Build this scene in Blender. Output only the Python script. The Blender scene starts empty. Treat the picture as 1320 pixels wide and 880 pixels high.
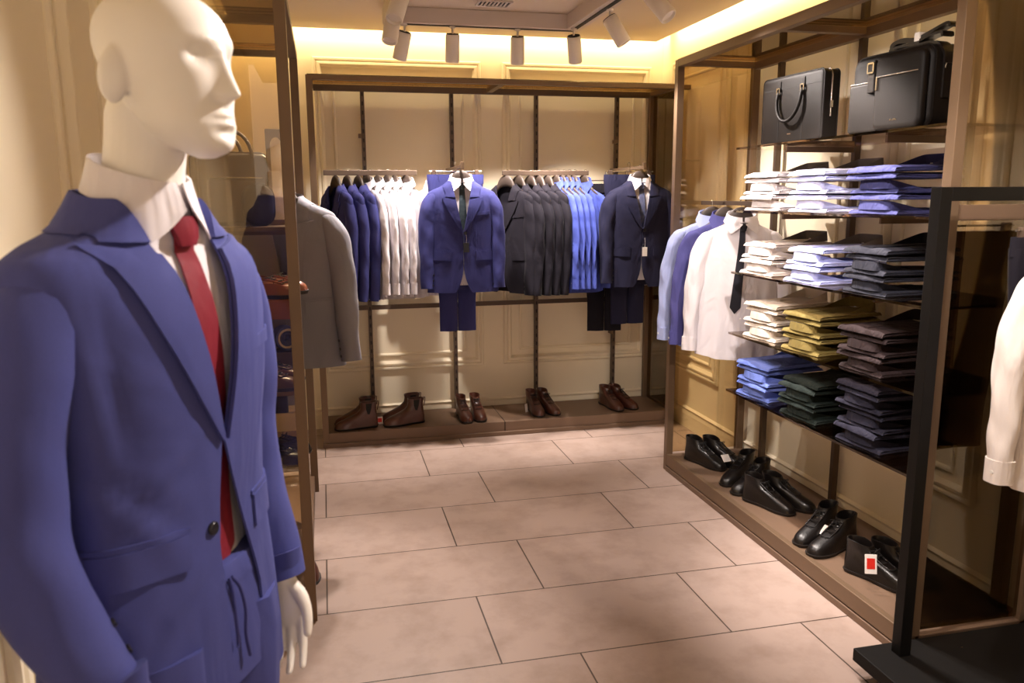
import bpy, math, random
import numpy as np
from mathutils import Vector, Matrix, Euler
random.seed(7)
PI = math.pi
R_ = math.radians
scene = bpy.context.scene
C = bpy.context.collection

# ------------------------------------------------------------------ camera, world, exposure
vs = scene.view_settings
vs.view_transform = 'Standard'; vs.look = 'None'; vs.gamma = 1.0; vs.use_curve_mapping = False
vs.exposure = 0.75
cam_d = bpy.data.cameras.new('camera'); cam = bpy.data.objects.new('camera', cam_d); C.objects.link(cam)
cam_d.sensor_width = 36.0; cam_d.lens = 1030/1320*36.0
Rw = Matrix(((0.97387167, -0.04579504, 0.2224338), (-0.227035, -0.17306767, 0.95838546), (-0.0053932, -0.9838447, -0.17894277)))
M3 = Rw @ Matrix(((1,0,0),(0,-1,0),(0,0,-1)))
mw = M3.to_4x4(); mw.translation = (0, 0, 1.62)
cam.matrix_world = mw
cam_d.dof.use_dof = True; cam_d.dof.focus_distance = 4.3; cam_d.dof.aperture_fstop = 5.6
scene.camera = cam
world = bpy.data.worlds.new('shop_surroundings'); scene.world = world; world.use_nodes = True
bg = world.node_tree.nodes['Background']; bg.inputs[0].default_value = (1.0, 0.80, 0.66, 1); bg.inputs[1].default_value = 0.62

COVE_COL = (1.0, 0.78, 0.42); SPOT_COL = (1.0, 0.88, 0.81)
COVE_W = 8.0; SPOT_W = 95.0

def area_light(name, loc, rot, sx, sy, watt, col):
    d = bpy.data.lights.new(name, 'AREA'); d.shape = 'RECTANGLE'; d.size = sx; d.size_y = sy; d.energy = watt; d.color = col
    o = bpy.data.objects.new(name, d); C.objects.link(o); o.location = loc; o.rotation_euler = rot; return o
area_light('cove_light_back', (0.92, 5.545, 2.745), (R_(70), 0, 0), 3.0, 0.05, COVE_W*1.25, COVE_COL)
area_light('cove_light_right', (2.36, 2.6, 2.745), (R_(70), 0, R_(-90)), 5.6, 0.05, COVE_W*2.0, COVE_COL)
area_light('cove_light_left', (-0.53, 2.6, 2.745), (R_(70), 0, R_(90)), 5.6, 0.05, COVE_W*0.7, COVE_COL)

# ------------------------------------------------------------------ helpers
def lin(h):
    h = h.lstrip('#'); out = []
    for i in (0, 2, 4):
        c = int(h[i:i+2], 16)/255.0
        out.append(c/12.92 if c <= 0.04045 else ((c+0.055)/1.055)**2.4)
    return (*out, 1.0)

def nodes_of(name):
    m = bpy.data.materials.new(name); m.use_nodes = True
    nt = m.node_tree; b = nt.nodes['Principled BSDF']
    return m, nt, b

def plain(name, col, rough=0.5, metal=0.0, var=0.08, scale=30.0, bump=0.0, bscale=200.0, coat=0.0, spec=0.5):
    m, nt, b = nodes_of(name)
    c = lin(col) if isinstance(col, str) else (*col, 1)
    tc = nt.nodes.new('ShaderNodeTexCoord')
    n = nt.nodes.new('ShaderNodeTexNoise'); n.inputs['Scale'].default_value = scale; n.inputs['Detail'].default_value = 4
    nt.links.new(tc.outputs['Object'], n.inputs['Vector'])
    mx = nt.nodes.new('ShaderNodeMix'); mx.data_type = 'RGBA'
    mx.inputs[6].default_value = (*[v*(1-var) for v in c[:3]], 1); mx.inputs[7].default_value = (*[min(1, v*(1+var)) for v in c[:3]], 1)
    nt.links.new(n.outputs['Fac'], mx.inputs[0]); nt.links.new(mx.outputs[2], b.inputs['Base Color'])
    b.inputs['Roughness'].default_value = rough; b.inputs['Metallic'].default_value = metal; b.inputs['Specular IOR Level'].default_value = spec
    if coat: b.inputs['Coat Weight'].default_value = coat; b.inputs['Coat Roughness'].default_value = 0.15
    if bump:
        n2 = nt.nodes.new('ShaderNodeTexNoise'); n2.inputs['Scale'].default_value = bscale; n2.inputs['Detail'].default_value = 3
        nt.links.new(tc.outputs['Object'], n2.inputs['Vector'])
        bp = nt.nodes.new('ShaderNodeBump'); bp.inputs['Strength'].default_value = bump; bp.inputs['Distance'].default_value = 0.01
        nt.links.new(n2.outputs['Fac'], bp.inputs['Height']); nt.links.new(bp.outputs[0], b.inputs['Normal'])
    return m

def cloth(name, col, rough=0.8, sheen=0.12, wrinkle=0.35, wscale=7.0, var=0.10, stripe=None):
    """woven cloth: fine weave variation, soft wrinkles as bump"""
    m, nt, b = nodes_of(name); c = lin(col)
    tc = nt.nodes.new('ShaderNodeTexCoord')
    n = nt.nodes.new('ShaderNodeTexNoise'); n.inputs['Scale'].default_value = 420; n.inputs['Detail'].default_value = 2
    nt.links.new(tc.outputs['Object'], n.inputs['Vector'])
    mx = nt.nodes.new('ShaderNodeMix'); mx.data_type = 'RGBA'
    mx.inputs[6].default_value = (*[v*(1-var) for v in c[:3]], 1); mx.inputs[7].default_value = (*[min(1, v*(1+var)) for v in c[:3]], 1)
    nt.links.new(n.outputs['Fac'], mx.inputs[0]); col_out = mx.outputs[2]
    if stripe:
        w = nt.nodes.new('ShaderNodeTexWave'); w.inputs['Scale'].default_value = stripe[1]; w.bands_direction = stripe[2]
        nt.links.new(tc.outputs['Object'], w.inputs['Vector'])
        m2 = nt.nodes.new('ShaderNodeMix'); m2.data_type = 'RGBA'; m2.inputs[7].default_value = lin(stripe[0])
        cr = nt.nodes.new('ShaderNodeMath'); cr.operation = 'GREATER_THAN'; cr.inputs[1].default_value = stripe[3]
        nt.links.new(w.outputs['Fac'], cr.inputs[0]); nt.links.new(cr.outputs[0], m2.inputs[0]); nt.links.new(col_out, m2.inputs[6]); col_out = m2.outputs[2]
    nt.links.new(col_out, b.inputs['Base Color'])
    b.inputs['Roughness'].default_value = rough; b.inputs['Sheen Weight'].default_value = sheen; b.inputs['Sheen Roughness'].default_value = 0.4
    b.inputs['Sheen Tint'].default_value = (*[min(1, 0.3+v) for v in c[:3]], 1)
    b.inputs['Specular IOR Level'].default_value = 0.2
    mp = nt.nodes.new('ShaderNodeMapping'); mp.inputs['Scale'].default_value = (1, 1, 0.45)
    nt.links.new(tc.outputs['Object'], mp.inputs['Vector'])
    n2 = nt.nodes.new('ShaderNodeTexNoise'); n2.inputs['Scale'].default_value = wscale; n2.inputs['Detail'].default_value = 3; n2.inputs['Distortion'].default_value = 0.6
    nt.links.new(mp.outputs[0], n2.inputs['Vector'])
    bp = nt.nodes.new('ShaderNodeBump'); bp.inputs['Strength'].default_value = wrinkle; bp.inputs['Distance'].default_value = 0.05
    nt.links.new(n2.outputs['Fac'], bp.inputs['Height'])
    n3 = nt.nodes.new('ShaderNodeTexNoise'); n3.inputs['Scale'].default_value = 900
    nt.links.new(tc.outputs['Object'], n3.inputs['Vector'])
    bp2 = nt.nodes.new('ShaderNodeBump'); bp2.inputs['Strength'].default_value = 0.12; bp2.inputs['Distance'].default_value = 0.002
    nt.links.new(n3.outputs['Fac'], bp2.inputs['Height']); nt.links.new(bp.outputs[0], bp2.inputs['Normal'])
    nt.links.new(bp2.outputs[0], b.inputs['Normal'])
    return m

def pane(name, tint, refl=0.06, rough=0.02):
    """sheet glass: each face tints what passes, and mirrors by Fresnel"""
    m = bpy.data.materials.new(name); m.use_nodes = True; nt = m.node_tree; nt.nodes.clear()
    out = nt.nodes.new('ShaderNodeOutputMaterial'); mx = nt.nodes.new('ShaderNodeMixShader')
    tr = nt.nodes.new('ShaderNodeBsdfTransparent'); tr.inputs[0].default_value = (*tint, 1)
    gl = nt.nodes.new('ShaderNodeBsdfGlossy'); gl.inputs['Roughness'].default_value = rough; gl.inputs['Color'].default_value = (1, .92, .82, 1)
    fr = nt.nodes.new('ShaderNodeFresnel'); fr.inputs['IOR'].default_value = 1.45
    ad = nt.nodes.new('ShaderNodeMath'); ad.operation = 'MULTIPLY_ADD'; ad.inputs[1].default_value = 0.9; ad.inputs[2].default_value = refl-0.035
    ad.use_clamp = True
    nt.links.new(fr.outputs[0], ad.inputs[0]); nt.links.new(ad.outputs[0], mx.inputs[0]); nt.links.new(tr.outputs[0], mx.inputs[1]); nt.links.new(gl.outputs[0], mx.inputs[2])
    nt.links.new(mx.outputs[0], out.inputs[0])
    return m

def emissive(name, col, s):
    m, nt, b = nodes_of(name); b.inputs['Base Color'].default_value = (.02, .02, .02, 1)
    b.inputs['Emission Color'].default_value = (*col, 1); b.inputs['Emission Strength'].default_value = s
    return m

class MB:
    def __init__(s): s.v = []; s.f = []
    def add(s, vs, fs):
        k = len(s.v); s.v += [tuple(p) for p in vs]; s.f += [tuple(i+k for i in f) for f in fs]; return s
    def box(s, x0, x1, y0, y1, z0, z1, M=None):
        vs = [Vector((x, y, z)) for x in (x0, x1) for y in (y0, y1) for z in (z0, z1)]
        if M: vs = [M @ p for p in vs]
        return s.add(vs, [(0,1,3,2), (4,6,7,5), (0,4,5,1), (2,3,7,6), (0,2,6,4), (1,5,7,3)])
    def loft(s, rings, caps=True, close=False):
        n = len(rings[0]); vs = [p for r in rings for p in r]; fs = []; m = len(rings)
        for i in range(m if close else m-1):
            for j in range(n):
                a = i*n+j; b = i*n+(j+1) % n; i2 = (i+1) % m
                fs.append((a, b, i2*n+(j+1) % n, i2*n+j))
        if caps and not close: fs.append(tuple(range(n))[::-1]); fs.append(tuple((m-1)*n+j for j in range(n)))
        return s.add(vs, fs)
    def tube(s, path, rad, n=10, flat=None, caps=True, up=(0, 0, 1)):
        """path of points, radius number / list / list of (ra, rb)"""
        P = [Vector(p) for p in path]; rings = []; ref = Vector(up)
        for i, p in enumerate(P):
            t = (P[min(i+1, len(P)-1)]-P[max(i-1, 0)]).normalized()
            a = t.cross(ref)
            if a.length < 1e-4: a = t.cross(Vector((0, 1, 0.01)))
            a.normalize(); b = a.cross(t).normalized()
            r = rad[i] if isinstance(rad, (list, tuple)) else rad
            ra, rb = r if isinstance(r, (tuple, list)) else (r, r)
            rings.append([p + a*(ra*math.cos(2*PI*k/n)) + b*(rb*math.sin(2*PI*k/n)) for k in range(n)])
        return s.loft(rings, caps)
    def lathe(s, prof, n=24, M=None, caps=True):
        rings = [[Vector((r*math.cos(2*PI*k/n), r*math.sin(2*PI*k/n), z)) for k in range(n)] for r, z in prof]
        if M: rings = [[M @ p for p in r] for r in rings]
        return s.loft(rings, caps)
    def prism(s, poly, d, M=None):
        """polygon in x,z extruded along y by d"""
        n = len(poly); vs = [Vector((x, 0, z)) for x, z in poly]+[Vector((x, d, z)) for x, z in poly]
        if M: vs = [M @ p for p in vs]
        return s.add(vs, [tuple(range(n)), tuple(range(n, 2*n))[::-1]]+[(i, i+n, (i+1) % n+n, (i+1) % n) for i in range(n)])
    def frame(s, fn, u0, u1, v0, v1, prof):
        """mitred moulding: prof of (inset, height); fn(u, v, h) -> point"""
        rings = [[fn(u0+d, v0+d, h), fn(u1-d, v0+d, h), fn(u1-d, v1-d, h), fn(u0+d, v1-d, h)] for d, h in prof]
        return s.loft(rings, caps=False, close=True)
    def shell(s, fn, rows, nu, off, th):
        """sheet laid over a surface: rows of (v, uL, uR); fn(u, v, off) -> point"""
        m = len(rows); o = []; i_ = []
        for v, a, b in rows:
            for k in range(nu+1):
                u = a+(b-a)*k/nu; o.append(fn(u, v, off+th)); i_.append(fn(u, v, off))
        N = nu+1; K = len(o); fs = []
        for r in range(m-1):
            for k in range(nu):
                q = (r*N+k, r*N+k+1, (r+1)*N+k+1, (r+1)*N+k); fs.append(q); fs.append(tuple(x+K for x in q[::-1]))
        for r in range(m-1):
            for k in (0, nu):
                q = (r*N+k, (r+1)*N+k, (r+1)*N+k+K, r*N+k+K); fs.append(q if k == 0 else q[::-1])
        for k in range(nu):
            for r in (0, m-1):
                q = (r*N+k, r*N+k+1, r*N+k+1+K, r*N+k+K); fs.append(q[::-1] if r == 0 else q)
        return s.add(o+i_, fs)
    def build(s, name, mat, parent=None, smooth=False, bevel=0.0, fix=True, seg=2):
        me = bpy.data.meshes.new(name); me.from_pydata([tuple(p) for p in s.v], [], s.f); me.update()
        if fix:
            import bmesh
            bm = bmesh.new(); bm.from_mesh(me); bmesh.ops.recalc_face_normals(bm, faces=bm.faces); bm.to_mesh(me); bm.free()
        if smooth:
            for p in me.polygons: p.use_smooth = True
            try: me.set_sharp_from_angle(angle=R_(50))
            except Exception: pass
        me.materials.append(mat)
        o = bpy.data.objects.new(name, me); C.objects.link(o)
        if parent: o.parent = parent
        if bevel:
            b = o.modifiers.new('bevel', 'BEVEL'); b.width = bevel; b.segments = seg; b.limit_method = 'ANGLE'; b.angle_limit = R_(40)
        return o

def tag(o, label=None, cat=None, group=None, kind=None):
    if label: o['label'] = label
    if cat: o['category'] = cat
    if group: o['group'] = group
    if kind: o['kind'] = kind
    return o
def thing(name, label, cat, loc=(0, 0, 0), rz=0.0, group=None):
    o = bpy.data.objects.new(name, None); C.objects.link(o); o.empty_display_size = 0.05
    o.location = loc; o.rotation_euler = (0, 0, rz)
    return tag(o, label, cat, group)
def copy_tree(o, parent=None):
    c = o.copy(); C.objects.link(c)
    if parent: c.parent = parent
    for ch in list(o.children): copy_tree(ch, c)
    return c
def struct(o): o['kind'] = 'structure'; return o
class Protos(dict): pass
PROTO = Protos()
def place(key, maker, label, loc, rz=0.0, group=None, rot=None):
    """the first call builds the thing, later calls copy it"""
    if key not in PROTO:
        o = maker(); PROTO[key] = o
    else: o = copy_tree(PROTO[key])
    o.location = loc; o.rotation_euler = rot if rot else (0, 0, rz)
    o['label'] = label
    if group: o['group'] = group
    elif 'group' in o: del o['group']
    return o

def herm(tab, z):
    """smooth interpolation in a table of rows (z, a, b, ...), z ascending"""
    if z <= tab[0][0]: return tab[0][1:]
    if z >= tab[-1][0]: return tab[-1][1:]
    for i in range(len(tab)-1):
        if tab[i][0] <= z <= tab[i+1][0]: break
    z0, z1 = tab[i][0], tab[i+1][0]; t = (z-z0)/(z1-z0); out = []
    for k in range(1, len(tab[0])):
        p0, p1 = tab[i][k], tab[i+1][k]; s = (p1-p0)
        m0 = s if i == 0 else (tab[i+1][k]-tab[i-1][k])/(tab[i+1][0]-tab[i-1][0])*(z1-z0)
        m1 = s if i+2 >= len(tab) else (tab[i+2][k]-tab[i][k])/(tab[i+2][0]-tab[i][0])*(z1-z0)
        out.append((2*t**3-3*t*t+1)*p0+(t**3-2*t*t+t)*m0+(-2*t**3+3*t*t)*p1+(t**3-t*t)*m1)
    return tuple(out)
def smooth_path(pts, n=6):
    """Catmull-Rom through tuples of any size"""
    P = [np.array(p, float) for p in pts]; out = []
    for i in range(len(P)-1):
        p0 = P[max(i-1, 0)]; p1 = P[i]; p2 = P[i+1]; p3 = P[min(i+2, len(P)-1)]
        for k in range(n):
            t = k/n
            out.append(0.5*((2*p1)+(p2-p0)*t+(2*p0-5*p1+4*p2-p3)*t*t+(3*p1-p0-3*p2+p3)*t**3))
    out.append(P[-1]); return out

# ------------------------------------------------------------------ materials
M_wall = plain('cream_wall_paint', '#efe3c8', 0.55, var=0.03, scale=3)
M_ceil = plain('ceiling_paint', '#d9c6ad', 0.7, var=0.02, scale=2)
M_bronze = plain('bronze_metal', '#76604b', 0.45, 0.35, 0.06, 12)
M_bronze_d = plain('dark_bronze_metal', '#5a4a3e', 0.45, 0.4, 0.06, 12)
M_plinth = plain('bronze_plinth', '#725b49', 0.5, 0.1, 0.10, 6)
M_black = plain('black_metal', '#0d0b0a', 0.5, 0.0, 0.15, 20, spec=.2)
M_blackboard = plain('black_board', '#0e0c0b', 0.6, 0.0, 0.35, 40, spec=.2)
M_glass = pane('bronze_glass', (0.89, 0.80, 0.62), 0.11)
M_shelf = pane('smoked_shelf_glass', (0.58, 0.53, 0.50), 0.10)
M_white = plain('white_lamp_metal', '#e8ded6', 0.5, 0.0, 0.02, 8)
M_track = plain('track_housing', '#cfc0b4', 0.6, 0.0, 0.02, 8)
M_lens = emissive('lamp_lens', (1.0, .86, .74), 14.0)
M_led = emissive('led_strip', (1.0, .74, .32), 6.0)
M_chrome = plain('chrome', '#c8c4be', 0.2, 1.0, 0.02)
M_hang = plain('dark_hanger_wood', '#40352f', 0.5, 0, 0.15, 25)
M_mann = plain('mannequin_lacquer', '#e9e3da', 0.42, 0, 0.015, 6)
M_blue = cloth('blue_wool', '#444985', wrinkle=0.30, wscale=6)
M_blue2 = cloth('mid_blue_wool', '#37396f', wrinkle=0.3)
M_navy = cloth('navy_wool', '#22223a', wrinkle=0.3)
M_dark = cloth('charcoal_navy_wool', '#18151e', wrinkle=0.3)
M_grey = cloth('grey_wool', '#85838a', wrinkle=0.25)
M_wht = cloth('white_cotton', '#ded8dc', wrinkle=0.5, wscale=9, sheen=0.05, var=0.03)
M_pink = cloth('pale_stripe_cotton', '#d9cfd8', wrinkle=0.4, wscale=9, sheen=0.05, var=0.04)
M_cream = cloth('cream_cotton', '#e6dcd6', wrinkle=0.4, wscale=9, sheen=0.05, var=0.04)
M_lblue = cloth('light_blue_cotton', '#a9b4e0', wrinkle=0.5, wscale=9, sheen=0.05, var=0.04)
M_sblue = cloth('cornflower_cotton', '#4a58ac', wrinkle=0.5, wscale=9, sheen=0.1, var=0.05)
M_purp = cloth('indigo_cotton', '#4d4c86', wrinkle=0.4, wscale=9, sheen=0.1)
M_red = cloth('red_tie_silk', '#7c2230', rough=0.55, wrinkle=0.2, wscale=12, sheen=0.1)
M_tied = cloth('black_tie_silk', '#25242c', rough=0.5, wrinkle=0.15, wscale=12)
M_tiep = cloth('patterned_tie_silk', '#3d4468', rough=0.5, wrinkle=0.1, stripe=('#8f93ad', 60, 'Z', 0.8))
M_tieg = cloth('dark_green_tie_silk', '#27323a', rough=0.5, wrinkle=0.1, stripe=('#4d5b60', 55, 'Z', 0.8))
M_btn = plain('dark_button', '#14131c', 0.35)
M_pearl = plain('pearl_button', '#e6e2da', 0.3)
M_brown = plain('brown_leather', '#4a2419', 0.32, 0, 0.25, 14, 0.08, 120, coat=0.35)
M_cognac = plain('cognac_leather', '#8a4a33', 0.28, 0, 0.2, 14, 0.05, 120, coat=0.4)
M_blk = plain('black_leather', '#120e0d', 0.34, 0, 0.25, 14, 0.10, 150, coat=0.15, spec=.4)
M_bagl = plain('black_grained_leather', '#110d0b', 0.52, 0, 0.2, 20, 0.15, 500, spec=.14)
M_bagb = plain('brown_grained_leather', '#3a2416', 0.42, 0, 0.2, 20, 0.2, 400)
M_sole = plain('dark_sole', '#17110e', 0.55)
M_lace = plain('dark_lace', '#0c0908', 0.8)
M_card = plain('white_card', '#efe9e4', 0.6, 0, 0.02)
M_redc = plain('red_card', '#d8281c', 0.5, 0, 0.03)
M_blackc = plain('black_card', '#18171c', 0.5, 0, 0.05)
M_wood = plain('orange_wood', '#8a4a1f', 0.35, 0, 0.18, 6, coat=0.2)
M_greyc = plain('shaded_collar_grey', '#6b645f', 0.75)  # dark grey puts the shelf's shade into the rear collars of light shirts

def slotted():
    m = M_bronze_d.copy(); m.name = 'slotted_dark_bronze'; nt = m.node_tree; b = nt.nodes['Principled BSDF']
    tc = nt.nodes.new('ShaderNodeTexCoord'); sx = nt.nodes.new('ShaderNodeSeparateXYZ'); nt.links.new(tc.outputs['Object'], sx.inputs[0])
    def mt(op, a, v=None):
        n = nt.nodes.new('ShaderNodeMath'); n.operation = op; nt.links.new(a, n.inputs[0])
        if v is not None: n.inputs[1].default_value = v
        return n.outputs[0]
    z = mt('LESS_THAN', mt('FRACT', mt('DIVIDE', sx.outputs[2], .06)), .42); x = mt('LESS_THAN', mt('ABSOLUTE', sx.outputs[0]), .0045)
    mu = nt.nodes.new('ShaderNodeMath'); mu.operation = 'MULTIPLY'; nt.links.new(z, mu.inputs[0]); nt.links.new(x, mu.inputs[1])
    mx = nt.nodes.new('ShaderNodeMix'); mx.data_type = 'RGBA'; mx.inputs[7].default_value = (.008, .006, .005, 1)
    old = b.inputs['Base Color'].links[0].from_socket; nt.links.new(old, mx.inputs[6]); nt.links.new(mu.outputs[0], mx.inputs[0]); nt.links.new(mx.outputs[2], b.inputs['Base Color'])
    return m
M_slot = slotted()

# floor: pale stone tiles 0.887 x 0.495, each second row shifted by a third
def floor_material():
    m, nt, b = nodes_of('stone_floor_tiles')
    tc = nt.nodes.new('ShaderNodeTexCoord'); mp = nt.nodes.new('ShaderNodeMapping')
    mp.inputs['Location'].default_value = (-0.54+0.887*4, -0.034+0.495*6, 0)
    nt.links.new(tc.outputs['Object'], mp.inputs['Vector'])
    br = nt.nodes.new('ShaderNodeTexBrick'); br.offset = 0.674; br.offset_frequency = 2; br.squash = 1.0
    br.inputs['Scale'].default_value = 1.0; br.inputs['Brick Width'].default_value = 0.887; br.inputs['Row Height'].default_value = 0.495
    br.inputs['Mortar Size'].default_value = 0.0032; br.inputs['Mortar Smooth'].default_value = 0.1; br.inputs['Bias'].default_value = 0.0
    br.inputs['Color1'].default_value = lin('#ab978d'); br.inputs['Color2'].default_value = lin('#a38f84'); br.inputs['Mortar'].default_value = lin('#4a3c33')
    nt.links.new(mp.outputs[0], br.inputs['Vector'])
    n = nt.nodes.new('ShaderNodeTexNoise'); n.inputs['Scale'].default_value = 5; n.inputs['Detail'].default_value = 8; n.inputs['Roughness'].default_value = 0.65
    nt.links.new(tc.outputs['Object'], n.inputs['Vector'])
    cr = nt.nodes.new('ShaderNodeValToRGB'); cr.color_ramp.elements[0].position = 0.32; cr.color_ramp.elements[0].color = (.80, .77, .74, 1)
    cr.color_ramp.elements[1].position = 0.55; cr.color_ramp.elements[1].color = (1, 1, 1, 1)
    nt.links.new(n.outputs['Fac'], cr.inputs[0])
    mu = nt.nodes.new('ShaderNodeMix'); mu.data_type = 'RGBA'; mu.blend_type = 'MULTIPLY'; mu.inputs[0].default_value = 1
    nt.links.new(br.outputs['Color'], mu.inputs[6]); nt.links.new(cr.outputs[0], mu.inputs[7]); nt.links.new(mu.outputs[2], b.inputs['Base Color'])
    b.inputs['Roughness'].default_value = 0.45; b.inputs['Specular IOR Level'].default_value = 0.35
    bp = nt.nodes.new('ShaderNodeBump'); bp.inputs['Strength'].default_value = 0.3; bp.inputs['Distance'].default_value = 0.002; bp.invert = True
    nt.links.new(br.outputs['Fac'], bp.inputs['Height']); nt.links.new(bp.outputs[0], b.inputs['Normal'])
    return m
M_floor = floor_material()

# ------------------------------------------------------------------ room shell
XL, XR, YB, YF, ZC = -0.62, 2.45, 5.66, -2.2, 2.68
struct(MB().box(XL-.1, XR+.1, YF, YB+.1, -0.1, 0).build('floor', M_floor))
struct(MB().box(XL-.1, XR+.1, YB, YB+.1, 0, 2.95).build('wall_back', M_wall))
struct(MB().box(XR, XR+.1, YF, YB, 0, 2.95).build('wall_right', M_wall))
struct(MB().box(XL-.1, XL, YF, YB, 0, 2.95).build('wall_left', M_wall))
cm = MB().box(XL+.12, XR-.12, YF, YB-.15, ZC, ZC+.03)              # dropped ceiling, stops short of the walls
cm.box(XL, XR, YF, YB, ZC+.16, ZC+.2)                              # slab above the cove
struct(cm.build('ceiling', M_ceil))

PROF = [(0, 0), (0, .012), (.008, .022), (.018, .022), (.026, .014), (.034, .024), (.046, .026), (.056, .012), (.062, .006), (.062, 0)]
PROF2 = [(0, 0), (0, .008), (.006, .014), (.014, .012), (.02, .005), (.02, 0)]
tn = [0]
def trim(mb):
    tn[0] += 1; return struct(mb.build('trim_%d' % tn[0], M_wall, smooth=False))
fb = lambda u, v, h: Vector((u, YB-h, v))
fr_ = lambda u, v, h: Vector((XR-h, u, v))
fl = lambda u, v, h: Vector((XL+h, u, v))
for x0, x1 in ((-0.03, 1.10), (1.25, 2.36)):
    trim(MB().frame(fb, x0, x1, 0.40, 2.53, PROF)); trim(MB().frame(fb, x0+.12, x1-.12, 0.50, 2.42, PROF2))
for y0, y1 in ((4.62, 5.45), (3.36, 4.42), (2.10, 3.16), (0.84, 1.90)):
    trim(MB().frame(fr_, y0, y1, 0.40, 2.53, PROF)); trim(MB().frame(fr_, y0+.12, y1-.12, 0.50, 2.42, PROF2))
for y0, y1 in ((4.4, 5.45), (2.6, 4.1), (1.55, 2.32), (0.2, 1.3)):
    trim(MB().frame(fl, y0, y1, 0.40, 2.53, PROF)); trim(MB().frame(fl, y0+.12, y1-.12, 0.50, 2.42, PROF2))
BASE = [(0, 0), (0, .016), (.10, .016), (.125, .012), (.14, .02), (.15, .004), (.15, 0)]
def baseboard(name, a, b, fn):
    mb = MB(); mb.loft([[fn(u, z, h) for z, h in BASE] for u in (a, b)]); struct(mb.build(name, M_wall))
baseboard('baseboard_back', XL, XR, fb); baseboard('baseboard_right', YF, YB-.02, fr_); baseboard('baseboard_left', YF, YB-.02, fl)
# led strips lying in the cove
for nm, a in (('trim_led_back', (XL+.14, XR-.14, YB-.148, YB-.138, ZC+.03, ZC+.04)), ('trim_led_right', (XR-.118, XR-.108, YF+.1, YB-.2, ZC+.03, ZC+.04))):
    pass

# ------------------------------------------------------------------ ceiling track with spot lamps
t = thing('track_housing', 'pale rectangular lighting track box fixed under the ceiling', 'lighting track', (0.965, 3.2, ZC-.001))
def ringbox(x0, x1, y0, y1, w, z0, z1):
    mb = MB(); mb.box(x0-w, x1+w, y1, y1+w, z0, z1); mb.box(x0-w, x1+w, y0-w, y0, z0, z1); mb.box(x0-w, x0, y0, y1, z0, z1); mb.box(x1, x1+w, y0, y1, z0, z1); return mb
ringbox(-.495, .495, -1.6, 1.6, .09, -.085, 0).build('housing', M_track, t, bevel=.003)
ringbox(-.525, .525, -1.63, 1.63, .028, -.088, -.0855).build('track_slot', M_black, t)
v = thing('air_vent', 'small white slotted ceiling air vent inside the track box', 'vent', (0.98, 4.62, ZC))
mb = MB()
for a in (-1, 1): mb.box(-.09, .09, a*.06-.006, a*.06+.006, -.008, 0); mb.box(a*.09-.006, a*.09+.006, -.06, .06, -.008, 0)
mb.build('frame', M_track, v)
MB().box(-.085, .085, -.055, .055, -.002, -.0005).build('backing', M_black, v)
mb = MB()
for k in range(7): mb.box(-.066+k*.022-.005, -.066+k*.022+.005, -.055, .055, -.007, -.002)
mb.build('slats', M_track, v)

def make_lamp():
    o = thing('spot_lamp', 'x', 'spotlight')
    MB().lathe([(.018, 0), (.018, -.012), (.006, -.014), (.006, -.05)], 16).build('stem', M_white, o, True)
    h = MB().lathe([(.0, .005), (.036, .005), (.041, -.0), (.041, -.145), (.038, -.150), (.034, -.150), (.033, -.135), (.0, -.135)], 28, caps=False).build('lamp_head', M_white, o, True)
    MB().lathe([(.0, -.134), (.032, -.134), (.032, -.132), (0, -.132)], 24, caps=False).build('lens', M_lens, h, True)
    MB().lathe([(.0, .0055), (.037, .0055), (.037, .008), (0, .008)], 24, caps=False).build('cooling_cap', M_black, h, True)
    return o
def lamp(label, x, y, target, watt, size=70, blend=.6, lit=True):
    o = place('lamp', make_lamp, label, (x, y, ZC-.086), group='white spot lamps on the ceiling track')
    hd = [c for c in o.children if c.name.startswith('lamp_head')][0]
    piv = Vector((x, y, ZC-.086-.05)); d = (Vector(target)-piv).normalized()
    q = d.to_track_quat('-Z', 'Y')
    hd.location = (0, 0, -.05); hd.rotation_mode = 'QUATERNION'; hd.rotation_quaternion = q
    L = bpy.data.lights.new('spot_lamp_light', 'SPOT'); L.energy = watt; L.color = SPOT_COL; L.spot_size = R_(size); L.spot_blend = blend; L.shadow_soft_size = .035
    lo = bpy.data.objects.new('spot_lamp_light', L); C.objects.link(lo); lo.location = piv+d*.165; lo.rotation_mode = 'QUATERNION'; lo.rotation_quaternion = q
    return o
W = SPOT_W
lamp('spot lamp under the left end of the far track, aimed down left', .50, 4.84, (0.25, 5.25, 1.35), W*.5)
lamp('spot lamp under the far track, second along, above the blue suit', .78, 4.85, (0.80, 5.20, 1.4), W)
lamp('spot lamp under the far track, third along, left of the corner', 1.17, 4.85, (1.25, 5.25, 1.35), W)
lamp('spot lamp hanging at the right corner of the track', 1.49, 4.76, (1.75, 5.25, 1.35), W*1.1)
lamp('spot lamp tilted steeply on the right arm of the track', 1.53, 4.25, (2.12, 4.0, 1.5), W*.7)
lamp('spot lamp on the right arm, cut by the top of the picture', 1.54, 3.72, (2.10, 3.0, 1.5), W*.95)
lamp('spot lamp tilted on the left arm of the track, lower one', .40, 4.40, (0.10, 3.9, 1.1), W)
lamp('large spot lamp on the left arm, cut by the top of the picture', .40, 3.95, (-0.05, 3.3, 1.3), W*1.2)
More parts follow.
